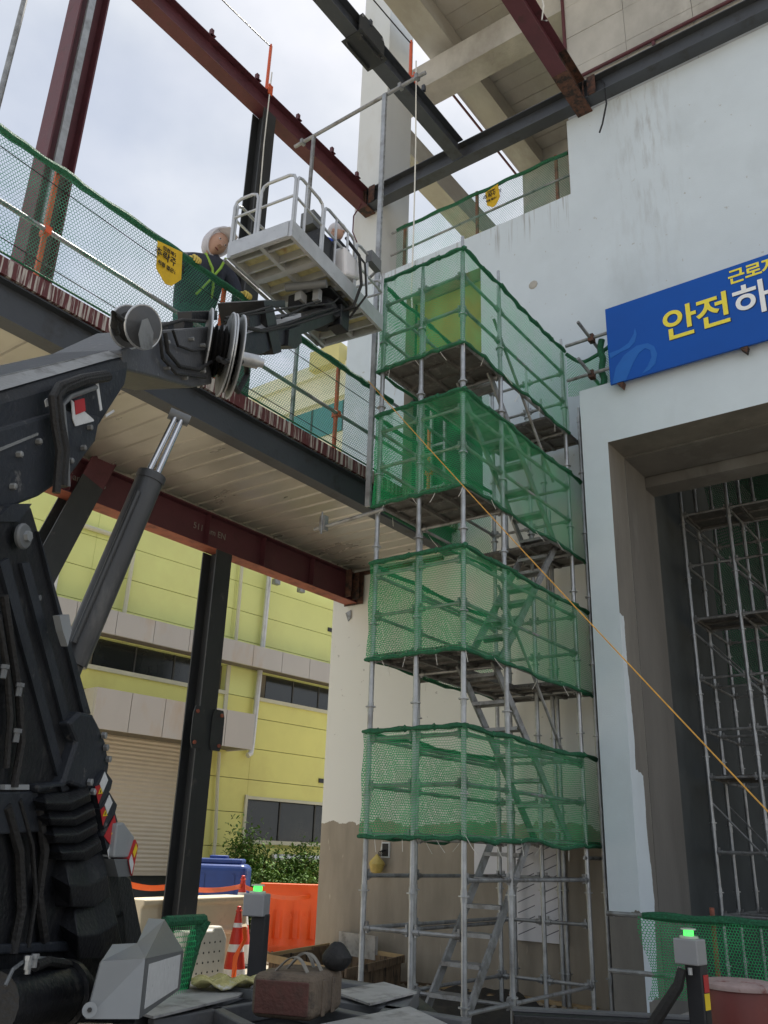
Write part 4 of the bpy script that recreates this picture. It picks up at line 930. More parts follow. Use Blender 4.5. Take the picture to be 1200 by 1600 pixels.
# lift cylinder
a, b, c = pb(112,1038,-2.02), pb(236,745,-1.80), pb(280,652,-1.83)
m = MB(); m.tube(a,b,.070,24); u = (b-a).normalized(); m.tube(b-u*.03,b+u*.012,.075,24); m.tube(a-u*.12,a+u*.0,.056,16); cy = m.build('lift_cylinder','cyl_paint',bl, smooth=True)
sd_ = u.cross(ray(236,745)).normalized()
for s in (-1,1):
    m = MB(); m.tube(b+sd_*(s*.022), c+sd_*(s*.018), .017,12); m.build('rod','chrome',cy, smooth=True)
m = MB(); m.tube(c-sd_*.06,c+sd_*.06,.035,12); m.build('rod_eye','lift_shade',cy, smooth=True)
m = MB(); m.tube(a+u*.1+sd_*.03-ray(150,950)*.08, b-u*.1+sd_*.03-ray(220,780)*.08,.014,8); m.build('oil_line','cyl_paint',cy, smooth=True)
m = pprism([(93,962),(108,960),(112,985),(106,1010),(98,985)],-1.80,.03); m.build('valve_block','lift_grey',cy)
# tower arm
m = pprism([(-90,880),(-90,810),(8,790),(50,788),(68,850),(140,1112),(195,1420),(215,1600),(-90,1600)],-1.90,.45); o = m.build('tower_arm','lift_black',bl); bevel(o,.02)
m = pprism([(-10,815),(20,787),(50,787),(30,815)],-1.885,.5); m.build('tower_cap','lift_dark',bl)
for pp in (((0,880),(14,872),(110,1240),(98,1240)),((34,880),(46,878),(118,1150),(108,1160)),((60,830),(66,848),(142,1115),(132,1118))):
    m = pprism(pp,-1.885,.05); o = m.build('stiffener_rib','lift_dark',bl)
p = pb(33,838,-1.88); q = Vector((0,0,1)).rotation_difference(PN).to_matrix()
m = MB(); m.lathe(p, [(.05,0),(.052,.012),(.046,.02),(.02,.022)], 20, q); pin = m.build('pivot_pin','lift_shade',bl, smooth=True)
m = MB(); m.lathe(p+PN*.022, [(.022,0),(.022,.016)], 6, q); m.build('bolt','galv',pin)
m = MB(); m.lathe(pb(60,934,-1.895), [(.012,0),(.012,.008)], 10, q); m.build('bolt','lift_shade',bl)
# knuckle casting at the arm foot with bolts
m = pprism([(108,1130),(126,1112),(146,1116),(158,1140),(166,1160),(172,1195),(166,1225),(150,1240),(110,1225),(60,1240),(60,1225),(100,1222),(120,1160)],-1.85,.3); o = m.build('foot_casting','lift_dark',bl); bevel(o,.015)
for x, y in ((160,1149),(163,1168),(167,1186),(138,1222),(143,1237)):
    m = MB(); m.lathe(pb(x,y,-1.845), [(.016,0),(.016,.018),(.01,.02)], 6, q); m.build('bolt','galv',bl)
m = pprism([(8,1226),(46,1226),(46,1234),(8,1234)],-1.88,.02); m.build('name_plate','lift_grey',bl)
# stepped energy chain: overlapping curved guards
pm_ = [((70,1262),(140,1248)),((74,1292),(150,1278)),((78,1322),(154,1302)),((86,1346),(158,1330)),((100,1400),(170,1380)),((112,1440),(180,1418)),((122,1500),(186,1470))]
edges = [((66,1240),(138,1226)),((70,1266),(142,1252)),((78,1290),(150,1274)),((84,1318),(152,1300)),((98,1344),(160,1328)),((112,1418),(172,1400)),((124,1500),(190,1476))]
for k in range(6):
    (ax_,ay_),(bx_,by_) = edges[k]; (cx_,cy_),(dx_,dy_) = edges[k+1]
    top = [(ax_+4,ay_),( (ax_+bx_)/2+4,(ay_+by_)/2+5),(bx_,by_)]; bot = [(cx_,cy_),((cx_+dx_)/2+6,(cy_+dy_)/2+9),(dx_+2,dy_)]
    tl = PL(top,-1.86); tm = PL([( .4*a[0]+.6*b[0], .45*a[1]+.55*b[1]) for a,b in zip(top,bot)],-1.80); bl_ = PL(bot,-1.83)
    o = ring_loft([tl,tm,bl_,back(bl_,.2),back(tl,.2)]).build('cable_guard','lift_black',bl); bevel(o,.008)
m = pprism([(160,1330),(206,1370),(232,1500),(225,1530),(190,1560),(150,1600),(120,1600),(130,1500),(186,1470),(172,1400)],-1.90,.3); o = m.build('turret_cheek','lift_black',bl); bevel(o,.02)
# warning sticker plates
for pl, wh, rd in ((((148,1228),(164,1203),(176,1220),(173,1233),(156,1262)),((156,1225),(164,1206),(169,1219),(161,1238)),((149,1229),(156,1226),(160,1240),(154,1256))),
                   (((156,1264),(171,1238),(183,1258),(180,1270),(163,1296)),((164,1258),(171,1242),(176,1254),(168,1272)),((157,1266),(163,1260),(167,1274),(161,1290))),
                   (((162,1306),(180,1270),(188,1300),(186,1312),(172,1350)),((168,1330),(172,1322),(178,1328),(171,1347)),((163,1307),(179,1274),(185,1300),(174,1322)))):
    m = pprism(pl,-1.83,.04); wp = m.build('warning_plate','lift_dark',bl)
    m = pprism(wh,-1.826,.002); m.build('sticker','sticker_white',wp)
    m = pprism(rd,-1.825,.002); m.build('sticker','sticker_red',wp)
    cx_, cy_ = sum(a for a,b in rd)/4+2, sum(b for a,b in rd)/4
    m = pprism(((cx_-3,cy_+3),(cx_+1,cy_-7),(cx_+4,cy_+2)),-1.822,.002); m.build('sticker','sticker_yellow',wp)
    m = pprism(((cx_-.2,cy_+.5),(cx_+.8,cy_-3.5),(cx_+1.4,cy_-3),(cx_+.8,cy_+1)),-1.8195,.001); m.build('sticker','ink',wp)
def hexa(name, mt, front, depth, parent, bev=.006, **k):
    f = [Vector(p) for p in front]; m = MB(); m.prism(f, [p+depth for p in f]); o = m.build(name, mt, parent, **k)
    if bev: bevel(o, bev)
    return o
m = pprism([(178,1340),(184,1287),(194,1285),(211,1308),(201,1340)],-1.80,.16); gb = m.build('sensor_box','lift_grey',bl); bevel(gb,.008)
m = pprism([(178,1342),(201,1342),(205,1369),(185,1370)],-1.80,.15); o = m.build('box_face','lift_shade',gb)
m = pprism([(202,1342),(212,1312),(216,1322),(207,1368)],-1.79,.10); m.build('sticker','sticker_red',gb)
m = pprism([(208,1332),(213,1318),(215,1326),(210,1340)],-1.787,.002); m.build('sticker','sticker_yellow',gb)
m = pprism([(202,1345),(206,1335),(209,1350),(206,1366)],-1.787,.002); m.build('sticker','sticker_white',gb)
# grey cover at the turret foot
A, B, C_ = hd(134,1592,3.75), hd(215,1592,3.82), hd(279,1546,4.75)
At, Bt, Ct, Dt, Et = hd(157,1503,3.75), hd(225,1499,3.84), hd(285,1486,4.75), hd(256,1438,4.9), hd(232,1437,4.75)
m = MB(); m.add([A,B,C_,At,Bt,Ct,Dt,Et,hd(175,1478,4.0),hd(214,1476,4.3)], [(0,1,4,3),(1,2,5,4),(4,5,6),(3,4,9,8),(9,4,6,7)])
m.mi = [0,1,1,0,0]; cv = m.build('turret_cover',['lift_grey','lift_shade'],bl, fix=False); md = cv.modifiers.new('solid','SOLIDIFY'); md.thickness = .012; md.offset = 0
m = MB(); w4 = [B.lerp(C_,.08).lerp(Bt.lerp(Ct,.08),.12), B.lerp(C_,.9).lerp(Bt.lerp(Ct,.9),.1), B.lerp(C_,.9).lerp(Bt.lerp(Ct,.9),.93), B.lerp(C_,.08).lerp(Bt.lerp(Ct,.08),.9)]
nn = (C_-B).cross(Bt-B).normalized(); nn = nn if nn.dot(CAM-B) > 0 else -nn
m.prism([v+nn*.009 for v in w4],[v+nn*.0065 for v in w4]); m.build('data_plate','sticker_white',cv)
a_ = hd(140,1578,3.74); m = MB(); m.lathe(a_, [(.026,0),(.026,.012)], 16, Vector((0,0,1)).rotation_difference(-ray(140,1578)).to_matrix()); lg = m.build('lug','lift_grey',cv, smooth=True)
m = MB(); m.lathe(a_-ray(140,1578)*.014, [(.009,0),(.008,.008)], 6, Vector((0,0,1)).rotation_difference(-ray(140,1578)).to_matrix()); m.build('bolt','lift_black',cv)
# hydraulic motor and hoses low at the left
c = pb(60,1560,-1.80); m = MB(); d = (pb(130,1545,-1.80)-pb(0,1565,-1.80)).normalized()
m.tube(c-d*.35,c+d*.16,.11,18); m.tube(c+d*.16,c+d*.2,.13,18); m.tube(c+d*.2,c+d*.33,.085,16); m.build('hydraulic_motor','lift_black',bl, smooth=True)
for x, y in ((41,1515),(52,1512),(42,1522)):
    m = MB(); p = pb(x,y,-1.72); m.tube(p,p+Vector((0,0,.03)),.011,6); m.tube(p+Vector((0,0,.03)),p+Vector((0,0,.045)),.015,6); m.build('hose_fitting','galv',bl)
m = MB(); m.pipe([pb(8,1540,-1.72),pb(20,1515,-1.72),pb(40,1500,-1.74),pb(62,1497,-1.76),pb(100,1500,-1.8)], .007, 6); m.build('hydraulic_hose','lift_shade',bl, smooth=True)
m = MB(); m.pipe([pb(55,1510,-1.73),pb(75,1502,-1.74),pb(110,1508,-1.78),pb(125,1530,-1.82)], .018, 8); m.build('hydraulic_hose','rubber',bl, smooth=True)
for pts, r, mt_ in (([(6,930),(18,1010),(30,1090),(34,1160),(22,1230)],.016,'rubber'),([(-4,960),(10,1040),(16,1120),(10,1200)],.013,'rubber'),([(60,1260),(70,1330),(60,1400),(70,1470)],.02,'rubber'),([(10,1260),(30,1330),(34,1420),(20,1490)],.02,'rubber'),([(30,1250),(50,1320),(56,1400),(44,1480)],.010,'rubber')):
    m = MB(); m.pipe([pb(x,y,-1.875) for x,y in pts], r, 7); m.build('hydraulic_hose',mt_,bl, smooth=True)
for x, y in ((4,1060),(24,1160),(28,1088)):
    m = MB(); p = pb(x,y,-1.85); m.tube(p,p+Vector((0,0,.035)),.012,6); m.tube(p+Vector((0,0,.035)),p+Vector((0,0,.05)),.017,6); m.build('hose_fitting','lift_shade',bl)
for pp in (((-90,1240),(60,1236),(64,1300),(-90,1310)),((-90,1480),(118,1470),(122,1486),(-90,1496))):
    m = pprism(pp,-1.875,.06); o = m.build('cross_member','lift_dark',bl); bevel(o,.008)
# lower machine body left of the frame, tracks
m = MB(); m.bb((-5.2,.6,.75),(-3.6,2.6,1.3)); m.bb((-5.0,.5,1.3),(-3.5,1.4,2.0)); o = m.build('turret_body','lift_black',bl); bevel(o,.03)
for x in (-4.9,-2.6):
    m = MB(); f = [(x,y,z) for y,z in ((-.1,.35),(.2,.08),(3.0,.08),(3.3,.35),(3.2,.62),(2.9,.74),(.3,.74),(0,.62))]
    m.prism(f, [(a+.38,b,c) for a,b,c in f]); o = m.build('crawler_track','rubber',bl); bevel(o,.03)
# chassis frame in the foreground
ZC = .88
cp = lambda x, y, z=ZC: at(x,y,'z',z)
f = [cp(x,y,.78) for x,y in ((150,1640),(205,1568),(425,1512),(640,1545),(705,1600),(650,1680))]
m = MB(); m.prism(f, [Vector((p.x,p.y,.30)) for p in f]); m.build('chassis_well','lift_black',bl)
def bar(a, b, w_, h_, mt='chassis_top', z=ZC):
    a, b = cp(*a,z), cp(*b,z); d = (b-a); L_ = d.length; d.normalize(); s = Vector((-d.y,d.x,0))
    m = MB(); fr = [a+s*w_/2,a-s*w_/2,b-s*w_/2,b+s*w_/2]; m.prism(fr, [p-Vector((0,0,h_)) for p in fr]); o = m.build('chassis_rail',mt,bl); bevel(o,.008); return o
for a, b, w_ in (((190,1592),(430,1516),.10),((425,1515),(645,1549),.12),((236,1592),(520,1545),.05),((430,1556),(640,1600),.09),((640,1545),(560,1640),.13),((330,1570),(470,1640),.07),((520,1560),(730,1592),.10)):
    bar(a, b, w_, .1)
def plate(pp, mt, z, th=.012, name='deck_plate', parent=bl, **k):
    f = [cp(x,y,z) for x,y in pp]; m = MB(); m.prism(f, [p-Vector((0,0,th)) for p in f]); return m.build(name, mt, parent, **k)
plate(((205,1578),(300,1532),(395,1540),(372,1556),(240,1588)),'chassis_plate',ZC+.03)
plate(((520,1548),(600,1534),(652,1549),(578,1568)),'chassis_plate',ZC+.03)
plate(((500,1600),(640,1572),(700,1600),(640,1640),(520,1640)),'chassis_plate',ZC+.012)
m = MB(); a, b = cp(300,1528,ZC+.05), cp(394,1548,ZC+.05); d=(b-a).normalized(); m.prism([a,b,b+Vector((0,0,-.05)),a+Vector((0,0,-.05))],[p+Vector((-d.y,d.x,0))*.03 for p in (a,b,b+Vector((0,0,-.05)),a+Vector((0,0,-.05)))]); m.build('toe_plate','lift_shade',bl)
# outrigger beam in front of the portal
a, b = at(800,1577,'z',.72), at(1096,1592,'z',.72); d = (b-a).normalized(); s = Vector((-d.y,d.x,0)); s = s if s.y < 0 else -s
m = MB(); f = [a, b, b+Vector((0,0,-.5)), a+Vector((0,0,-.5))]; m.prism(f, [p+s*.22 for p in f]); o = m.build('outrigger_beam','lift_black',bl); bevel(o,.01)
m = MB(); f = [a+Vector((0,0,.018)), b+Vector((0,0,.018)), b+Vector((0,0,.003)), a+Vector((0,0,.003))]; m.prism([p-s*.02 for p in f], [p+s*.1 for p in f]); m.build('outrigger_flange','chassis_top',bl)

# ---- basket
BC = Vector((-6.17,6.56,8.0)); BR = R(7.5); BX = Vector((math.cos(BR),math.sin(BR),0)); BY = Vector((-math.sin(BR),math.cos(BR),0)); BW, BLn = .45, 1.04
bM = Matrix(((BX.x,BY.x,0),(BX.y,BY.y,0),(0,0,1)))
def bp(u, v, z): return BC + BX*u + BY*v + Vector((0,0,z))
m = MB(); m.box(bp(0,0,.125),(BW*2-.02,BLn*2-.02,.012),M=bM); bk = m.build('work_basket','basket_floor',bl, label='grey aluminium work basket')
def bbox(name, mt, u0,u1,v0,v1,z0,z1): 
    m = MB(); m.box(bp((u0+u1)/2,(v0+v1)/2,(z0+z1)/2),(u1-u0,v1-v0,z1-z0),M=bM); return m.build(name,mt,bk)
for u in (-BW, BW-.04): bbox('side_channel','alu',u,u+.04,-BLn,BLn,0,.22)
for v in (-BLn, BLn-.04): bbox('end_channel','alu',-BW+.041,BW-.041,v,v+.04,0.002,.218)
for v in (-.55,-.02,.5): bbox('floor_channel','alu',-BW+.041,BW-.041,v,v+.07,.004,.118)
for u in (-.02,): bbox('floor_rib','alu',u,u+.05,-BLn+.041,BLn-.041,.010,.1185)
for k in range(9):
    v = -BLn+.13+k*.222; bbox('floor_rib','alu',-BW+.042,BW-.042,v,v+.026,.02,.1188)
for k in (0,1): 
    m = MB(); m.tube(bp(-BW-.03,-BLn+.0,-.01),bp(-BW-.03,BLn-.1,-.01),.022,8) if k == 0 else m.tube(bp(-BW-.03,BLn-.3,.03),bp(-BW-.03,BLn+.02,.03),.03,8); m.build('bumper','galv_dull',bk, smooth=True)
def bpipe(pts, r=.019): 
    m = MB(); m.pipe([bp(*p) for p in pts], r, 8); return m.build('rail','alu',bk, smooth=True)
H = .90
def loop(u0,v0,u1,v1,h=H):
    d = Vector((u1-u0,v1-v0,0)); L_ = d.length; d /= L_; q = .09
    P_ = lambda t,z: (u0+d.x*t, v0+d.y*t, z)
    bpipe([P_(0,.1),P_(0,h-q),P_(q*.3,h-q*.3),P_(q,h),P_(L_-q,h),P_(L_-q*.3,h-q*.3),P_(L_,h-q),P_(L_,.1)]); bpipe([P_(0,.58),P_(L_,.58)],.016)
e = .02
loop(-BW+e,-BLn+e,-BW+.36,-BLn+e,.83); loop(-BW+.40,-BLn+e,BW-e,-BLn+e)
loop(BW-e,-BLn+e+.03,BW-e,-.45); loop(BW-e,-.42,BW-e,.3); loop(BW-e,.33,BW-e,BLn-e)
loop(-BW+e,-BLn+.06,-BW+e,-.1,.83); loop(-BW+e,-.05,-BW+e,BLn-e,.83); loop(-BW+e,BLn-e,BW-e,BLn-e,.80)
for v in (-.8,-.15,.12,.62): bpipe([(BW-e,v,.1),(BW-e,v,H-.01)],.016)
bbox('control_box','lift_shade',BW-.3,BW-.12,-.5,-.25,.62,.82); bbox('control_box','lift_black',BW-.34,BW-.10,.05,.3,.5,.78); bbox('control_panel','lift_shade',BW-.04,BW+.05,.6,.85,.78,.95)
bbox('end_plate','alu',-.40,.40,-BLn-.012,-BLn-.002,.01,.21)
o = bbox('tool_bag','lift_black',BW-.4,BW-.05,-.45,-.1,.16,.55)
m = MB(); f = [bp(BW+.02,.0,.62),bp(BW+.02,.5,.6),bp(BW+.03,.4,.35),bp(BW+.03,.05,.2)]; m.prism(f,[p-BX*.2 for p in f]); o = m.build('white_sack','board_film',bk); bevel(o,.05,3)
m = MB(); m.pipe([bp(BW-.1,.2,.9),bp(BW+.08,.25,.6),bp(BW+.1,.3,.2),bp(BW,.3,-.1),bp(.1,.2,-.2)],.02,8); m.pipe([bp(BW-.12,.3,.9),bp(BW+.1,.36,.55),bp(BW+.12,.4,.1),bp(BW-.1,.4,-.15),bp(.1,.3,-.25)],.014,8); m.build('hose_bundle','rubber',bk, smooth=True)
# rotator under the basket
jt_ = pb(520,482,-2.0)
m = MB(); m.tube(bp(.1,.15,-.02),bp(.1,.15,-.34),.16,18); m.tube(bp(.1,.15,-.1),bp(.1,.15,-.2),.2,18); m.box(bp(.1,.15,-.01),(.5,.45,.05),M=bM); m.box(bp(.25,.3,-.22),(.18,.2,.3),M=bM); m.box(bp(-.05,-.1,-.2),(.16,.3,.2),M=bM); o = m.build('rotator','lift_black',bl); bevel(o,.01)
m = MB(); m.pipe([jt_, (jt_+bp(.1,.15,-.25))/2, bp(.1,.15,-.25)], [.12,.13,.13], 10); m.build('jib_link','lift_black',bl, smooth=True)
m = MB(); m.tube(bp(-.1,-.35,-.06),bp(.38,-.2,-.06),.05,12); m.build('level_cylinder','lift_shade',bl, smooth=True)
m = MB(); m.box(bp(.02,-.2,-.15),(.09,.12,.12),M=bM); m.box(bp(.2,-.12,-.12),(.08,.08,.16),M=bM); m.build('valve_block','alu',bl)
# ================================================================ people
def skin_body(name, joints, edges, root, mt, parent, sub=2):
    me = bpy.data.meshes.new(name); idx = {k: i for i, k in enumerate(joints)}
    cs = [Vector(v[0]) for v in joints.values()]; c0 = sum(cs, Vector())/len(cs)
    me.from_pydata([v-c0 for v in cs], [(idx[a], idx[b]) for a, b in edges], [])
    o = place(name, me, c0, parent); me.materials.append(MATS[mt])
    o.modifiers.new('skin','SKIN'); sl = me.skin_vertices[0].data
    for k, i in idx.items():
        r = joints[k][1]; sl[i].radius = (r, r) if not isinstance(r, tuple) else r
        sl[i].use_root = (k == root)
    sm = o.modifiers.new('sub','SUBSURF'); sm.levels = sub; sm.render_levels = sub
    # freeze so the figure is one plain mesh
    bpy.context.view_layer.update()
    nm = bpy.data.meshes.new_from_object(o.evaluated_get(bpy.context.evaluated_depsgraph_get())); o.modifiers.clear(); o.data = nm
    for p in nm.polygons: p.use_smooth = True
    if not nm.materials: nm.materials.append(MATS[mt])
    return o
def ellipsoid(name, c, r, mt, parent, M=None, n=16, mod=None):
    m = MB(); prof = []
    for k in range(1, 12):
        t = math.pi*k/12; prof.append((math.sin(t), -math.cos(t)))
    c = Vector(c); vs = []; 
    for rr, z in prof:
        for i in range(n):
            p = Vector((rr*math.cos(2*math.pi*i/n)*r[0], rr*math.sin(2*math.pi*i/n)*r[1], z*r[2]))
            if mod: p = mod(p)
            vs.append(c + (M @ p if M else p))
    k = len(prof); fs = []
    for j in range(k-1): fs += [(j*n+i, j*n+(i+1) % n, (j+1)*n+(i+1) % n, (j+1)*n+i) for i in range(n)]
    fs += [tuple(reversed(range(n))), tuple(range((k-1)*n, k*n))]
    m.add(vs, fs); return m.build(name, mt, parent, smooth=True)
def hand(parent, wrist, grip, fwd, side, s=1., mt='glove_yellow'):
    """gloved hand closed over a rail: palm on top, four fingers curling down in front, thumb below"""
    wrist, grip, fwd, side = Vector(wrist), Vector(grip), Vector(fwd).normalized(), Vector(side).normalized(); up = Vector((0,0,1))
    pal = grip + up*.05*s
    J = {'w': (wrist,.036*s), 'p': ((wrist+pal)/2+up*.01, (.045*s,.03*s)), 'k': (pal+fwd*.01, (.05*s,.028*s))}; E_ = [('w','p'),('p','k')]
    o = skin_body('glove', J, E_, 'w', mt, parent, 2)
    for q, (dx, ln) in enumerate(((-.036,.9),(-.012,1.0),(.012,.95),(.036,.78))):
        b_ = pal + side*dx*s + fwd*.02*s
        skin_body('finger', {'a': (b_,.013*s), 'b': (b_+fwd*.036*s*ln-up*.006,.0125*s), 'c': (b_+fwd*.05*s*ln-up*.045*s*ln,.012*s), 'd': (b_+fwd*.03*s-up*.08*s*ln,.010*s)}, [('a','b'),('b','c'),('c','d')], 'a', mt, o, 1)
    b_ = pal - side*.045*s - fwd*.01
    skin_body('thumb', {'a': (b_,.014*s), 'b': (b_-side*.022*s-up*.03*s+fwd*.01,.013*s), 'c': (b_-side*.008*s-up*.065*s+fwd*.012,.011*s)}, [('a','b'),('b','c')], 'a', mt, o, 1)
    return o
def legs(J, E_, hip, la, ra, s):
    pass

# worker leaning over the walkway rail
X_ = lambda x, y, d: at(x, y, 'x', d)
S_ = 1.28
feet = 6.84
hc = X_(337,383,-7.30); nk = X_(334,405,-7.36); ch = X_(318,428,-7.44); wa = X_(303,474,-7.50); hp = X_(298,502,-7.54)
sA = X_(289,408,-7.40); sB = X_(352,424,-7.34)
gA = Vector((-7.06, X_(302,412,-7.06).y, 8.185)); gB = Vector((-7.06, X_(382,466,-7.06).y, 8.185))
eA = Vector((-7.33, sA.y-.16, sA.z-.22)); eB = Vector((-7.24, (sB.y+gB.y)/2+.05, (sB.z+gB.z)/2+.0))
wk = thing('person', (-7.5, hp.y, feet), 'person in navy vest and pale hood leaning on the walkway rail', 'person')
kA = Vector((-7.46, hp.y-.16, (hp.z+feet)/2+.05)); kB = Vector((-7.44, hp.y+.16, (hp.z+feet)/2+.05))
J = {'hip': (hp,(.25,.20)), 'waist': (wa,(.26,.19)), 'chest': (ch,(.28,.20)), 'neck0': (nk+Vector((0,0,-.05)),(.13,.11)), 'neck': (nk+Vector((.02,.02,.08)),.075),
     'sA': (sA,.13), 'eA': (eA,.095), 'wA': (gA+Vector((-.10,-.02,.06)),.045), 'sB': (sB,.13), 'eB': (eB,.09), 'wB': (gB+Vector((-.09,.0,.07)),.045),
     'lA': (hp+Vector((0,-.13,-.1)),.13), 'kA': (kA,.09), 'aA': (Vector((-7.52,hp.y-.18,feet+.1)),.06), 'fA': (Vector((-7.36,hp.y-.2,feet+.055)),.055),
     'lB': (hp+Vector((0,.13,-.1)),.13), 'kB': (kB,.09), 'aB': (Vector((-7.52,hp.y+.18,feet+.1)),.06), 'fB': (Vector((-7.36,hp.y+.2,feet+.055)),.055)}
E_ = [('hip','waist'),('waist','chest'),('chest','neck0'),('neck0','neck'),('chest','sA'),('sA','eA'),('eA','wA'),('chest','sB'),('sB','eB'),('eB','wB'),('hip','lA'),('lA','kA'),('kA','aA'),('aA','fA'),('hip','lB'),('lB','kB'),('kB','aB'),('aB','fB')]
bd = skin_body('body', J, E_, 'hip', 'cloth_navy', wk)
bd.data.materials.append(MATS['cloth_green'])
off = bd.location + wk.location
for p in bd.data.polygons:
    if (p.center+off).z < wa.z - .12: p.material_index = 1
# head with face, hood
hm = Matrix.Rotation(R(-22),3,'X') @ Matrix.Rotation(R(18),3,'Y') 
def headmod(p):   # narrower jaw, brow and back of skull
    if p.z < 0: p.x *= 1-.18*(-p.z/.17); p.y *= 1-.3*(-p.z/.17)
    return p
hd_ = ellipsoid('head', hc, (.15,.128,.195), 'skin', wk, hm, 20, headmod)
def hpnt(x,y,z): return hc + hm @ (Vector((x,y,z))*1.2)
m = MB(); m.add([hpnt(.118,-.012,.03),hpnt(.118,.012,.03),hpnt(.155,.02,-.045),hpnt(.155,-.02,-.045),hpnt(.11,-.02,-.055),hpnt(.11,.02,-.055)],[(0,1,2,3),(3,2,5,4),(0,3,4),(1,5,2)]); o = m.build('nose','skin',hd_, smooth=True)
for sy in (-1,1):
    ellipsoid('eye', hpnt(.112,sy*.042,.02), (.012,.02,.011), 'cloth_white', hd_, hm, 10); ellipsoid('pupil', hpnt(.122,sy*.042,.02), (.006,.009,.009), 'ink', hd_, hm, 8)
    ellipsoid('ear', hpnt(0,sy*.105,-.0), (.03,.015,.045), 'skin', hd_, hm, 10)
ellipsoid('mouth', hpnt(.112,0,-.09), (.01,.032,.009), 'drum_red', hd_, hm, 10)
def hoodmod(p):
    if p.x > .07: p.x = .07 + (p.x-.07)*.15
    if p.z < -.1: p.x *= .9
    return p
ellipsoid('hood', hpnt(-.03,0,.045), (.18,.165,.245), 'cloth_white', wk, hm, 22, hoodmod)
m = MB(); pts = []
for k in range(25):
    t = 2*math.pi*k/24; pts.append(hpnt(.055+.015*math.cos(t), math.sin(t)*.125, .04+math.cos(t)*.185))
m.pipe(pts,.012,6); m.build('hood_rim','cloth_white',wk, smooth=True)
m = MB(); m.prism([hpnt(.04,-.11,.14),hpnt(.04,.11,.14),hpnt(.19,.07,.165),hpnt(.19,-.07,.165)],[hpnt(.04,-.11,.13),hpnt(.04,.11,.13),hpnt(.19,.07,.157),hpnt(.19,-.07,.157)]); m.build('cap_peak','cloth_white',wk)
# harness straps
for a, b in (((sA+nk)/2, wa+Vector((.15,.12,0))),((sB+nk)/2, wa+Vector((.15,-.12,0)))):
    a = Vector(a)+Vector((.10,0,.06)); pts = [a, a.lerp(Vector(b),.35)+Vector((.10,0,0)), a.lerp(Vector(b),.7)+Vector((.09,0,0)), Vector(b)+Vector((.02,0,0))]
    m = MB(); m.pipe(pts,.018,6); m.build('harness_strap','harness',wk, smooth=True)
hand(wk, gA+Vector((-.10,-.02,.06)), gA, (1,0,0), (0,1,0), 1.25); hand(wk, gB+Vector((-.09,0,.07)), gB, (1,0,0), (0,1,0), 1.25)

# worker crouching in the basket
c = bp(.12,.15,.12)
w2 = thing('person', c, 'person in blue jacket crouching inside the grey basket', 'person')
Q = lambda u,v,z: bp(.05+u,.25+v,.085+z)
J = {'hip': (Q(-.05,0,.34),(.16,.14)), 'waist': (Q(-.02,0,.5),(.15,.12)), 'chest': (Q(.06,0,.68),(.17,.13)), 'neck': (Q(.1,0,.86),.06),
     'sA': (Q(.07,-.18,.76),.07), 'eA': (Q(.16,-.24,.52),.05), 'wA': (Q(.24,-.12,.42),.035), 'sB': (Q(.07,.18,.76),.07), 'eB': (Q(.16,.24,.52),.05), 'wB': (Q(.24,.12,.42),.035),
     'lA': (Q(-.02,-.1,.32),.1), 'kA': (Q(.22,-.13,.42),.07), 'aA': (Q(.06,-.13,.06),.05), 'fA': (Q(.18,-.13,.04),.045), 'lB': (Q(-.02,.1,.32),.1), 'kB': (Q(.22,.13,.42),.07), 'aB': (Q(.06,.13,.06),.05), 'fB': (Q(.18,.13,.04),.045)}
E_ = [('hip','waist'),('waist','chest'),('chest','neck'),('chest','sA'),('sA','eA'),('eA','wA'),('chest','sB'),('sB','eB'),('eB','wB'),('hip','lA'),('lA','kA'),('kA','aA'),('aA','fA'),('hip','lB'),('lB','kB'),('kB','aB'),('aB','fB')]
bd = skin_body('body', J, E_, 'hip', 'cloth_blue', w2); bd.data.materials.append(MATS['cloth_navy'])
off = bd.location + w2.location
for p in bd.data.polygons:
    if (p.center+off).z < Q(0,0,.44).z and (p.center+off-Q(.0,0,.4)).length < .6 and abs((p.center+off-Q(.24,0,.42)).dot(BY)) > -1: p.material_index = 1 if (p.center+off).z < Q(0,0,.40).z else 0
hh = ellipsoid('head', Q(.13,0,.99), (.09,.08,.115), 'skin', w2); ellipsoid('helmet', Q(.125,0,1.04), (.125,.105,.085), 'cloth_white', w2)
ellipsoid('nose', Q(.225,0,.985), (.018,.014,.02), 'skin', hh)
for sy in (-1,1): ellipsoid('eye', Q(.205,sy*.03,1.0), (.008,.012,.008), 'ink', hh); ellipsoid('ear', Q(.12,sy*.08,.985), (.02,.01,.03), 'skin', hh)
for wv in (-.12,.12):
    wr = Q(.24,wv,.42); ellipsoid('hand', wr+BX*.04, (.04,.035,.025), 'skin', w2)
    for k in range(4):
        b_ = wr+BX*.06+BY*(-.024+.016*k); skin_body('finger', {'a': (b_,.009), 'b': (b_+BX*.035-Vector((0,0,.005)),.009), 'c': (b_+BX*.05-Vector((0,0,.03)),.008)}, [('a','b'),('b','c')], 'a','skin',w2,1)
    b_ = wr+BX*.03-BY*.03; skin_body('thumb', {'a': (b_,.01), 'b': (b_+BX*.03-BY*.015,.009), 'c': (b_+BX*.05,.008)}, [('a','b'),('b','c')], 'a','skin',w2,1)

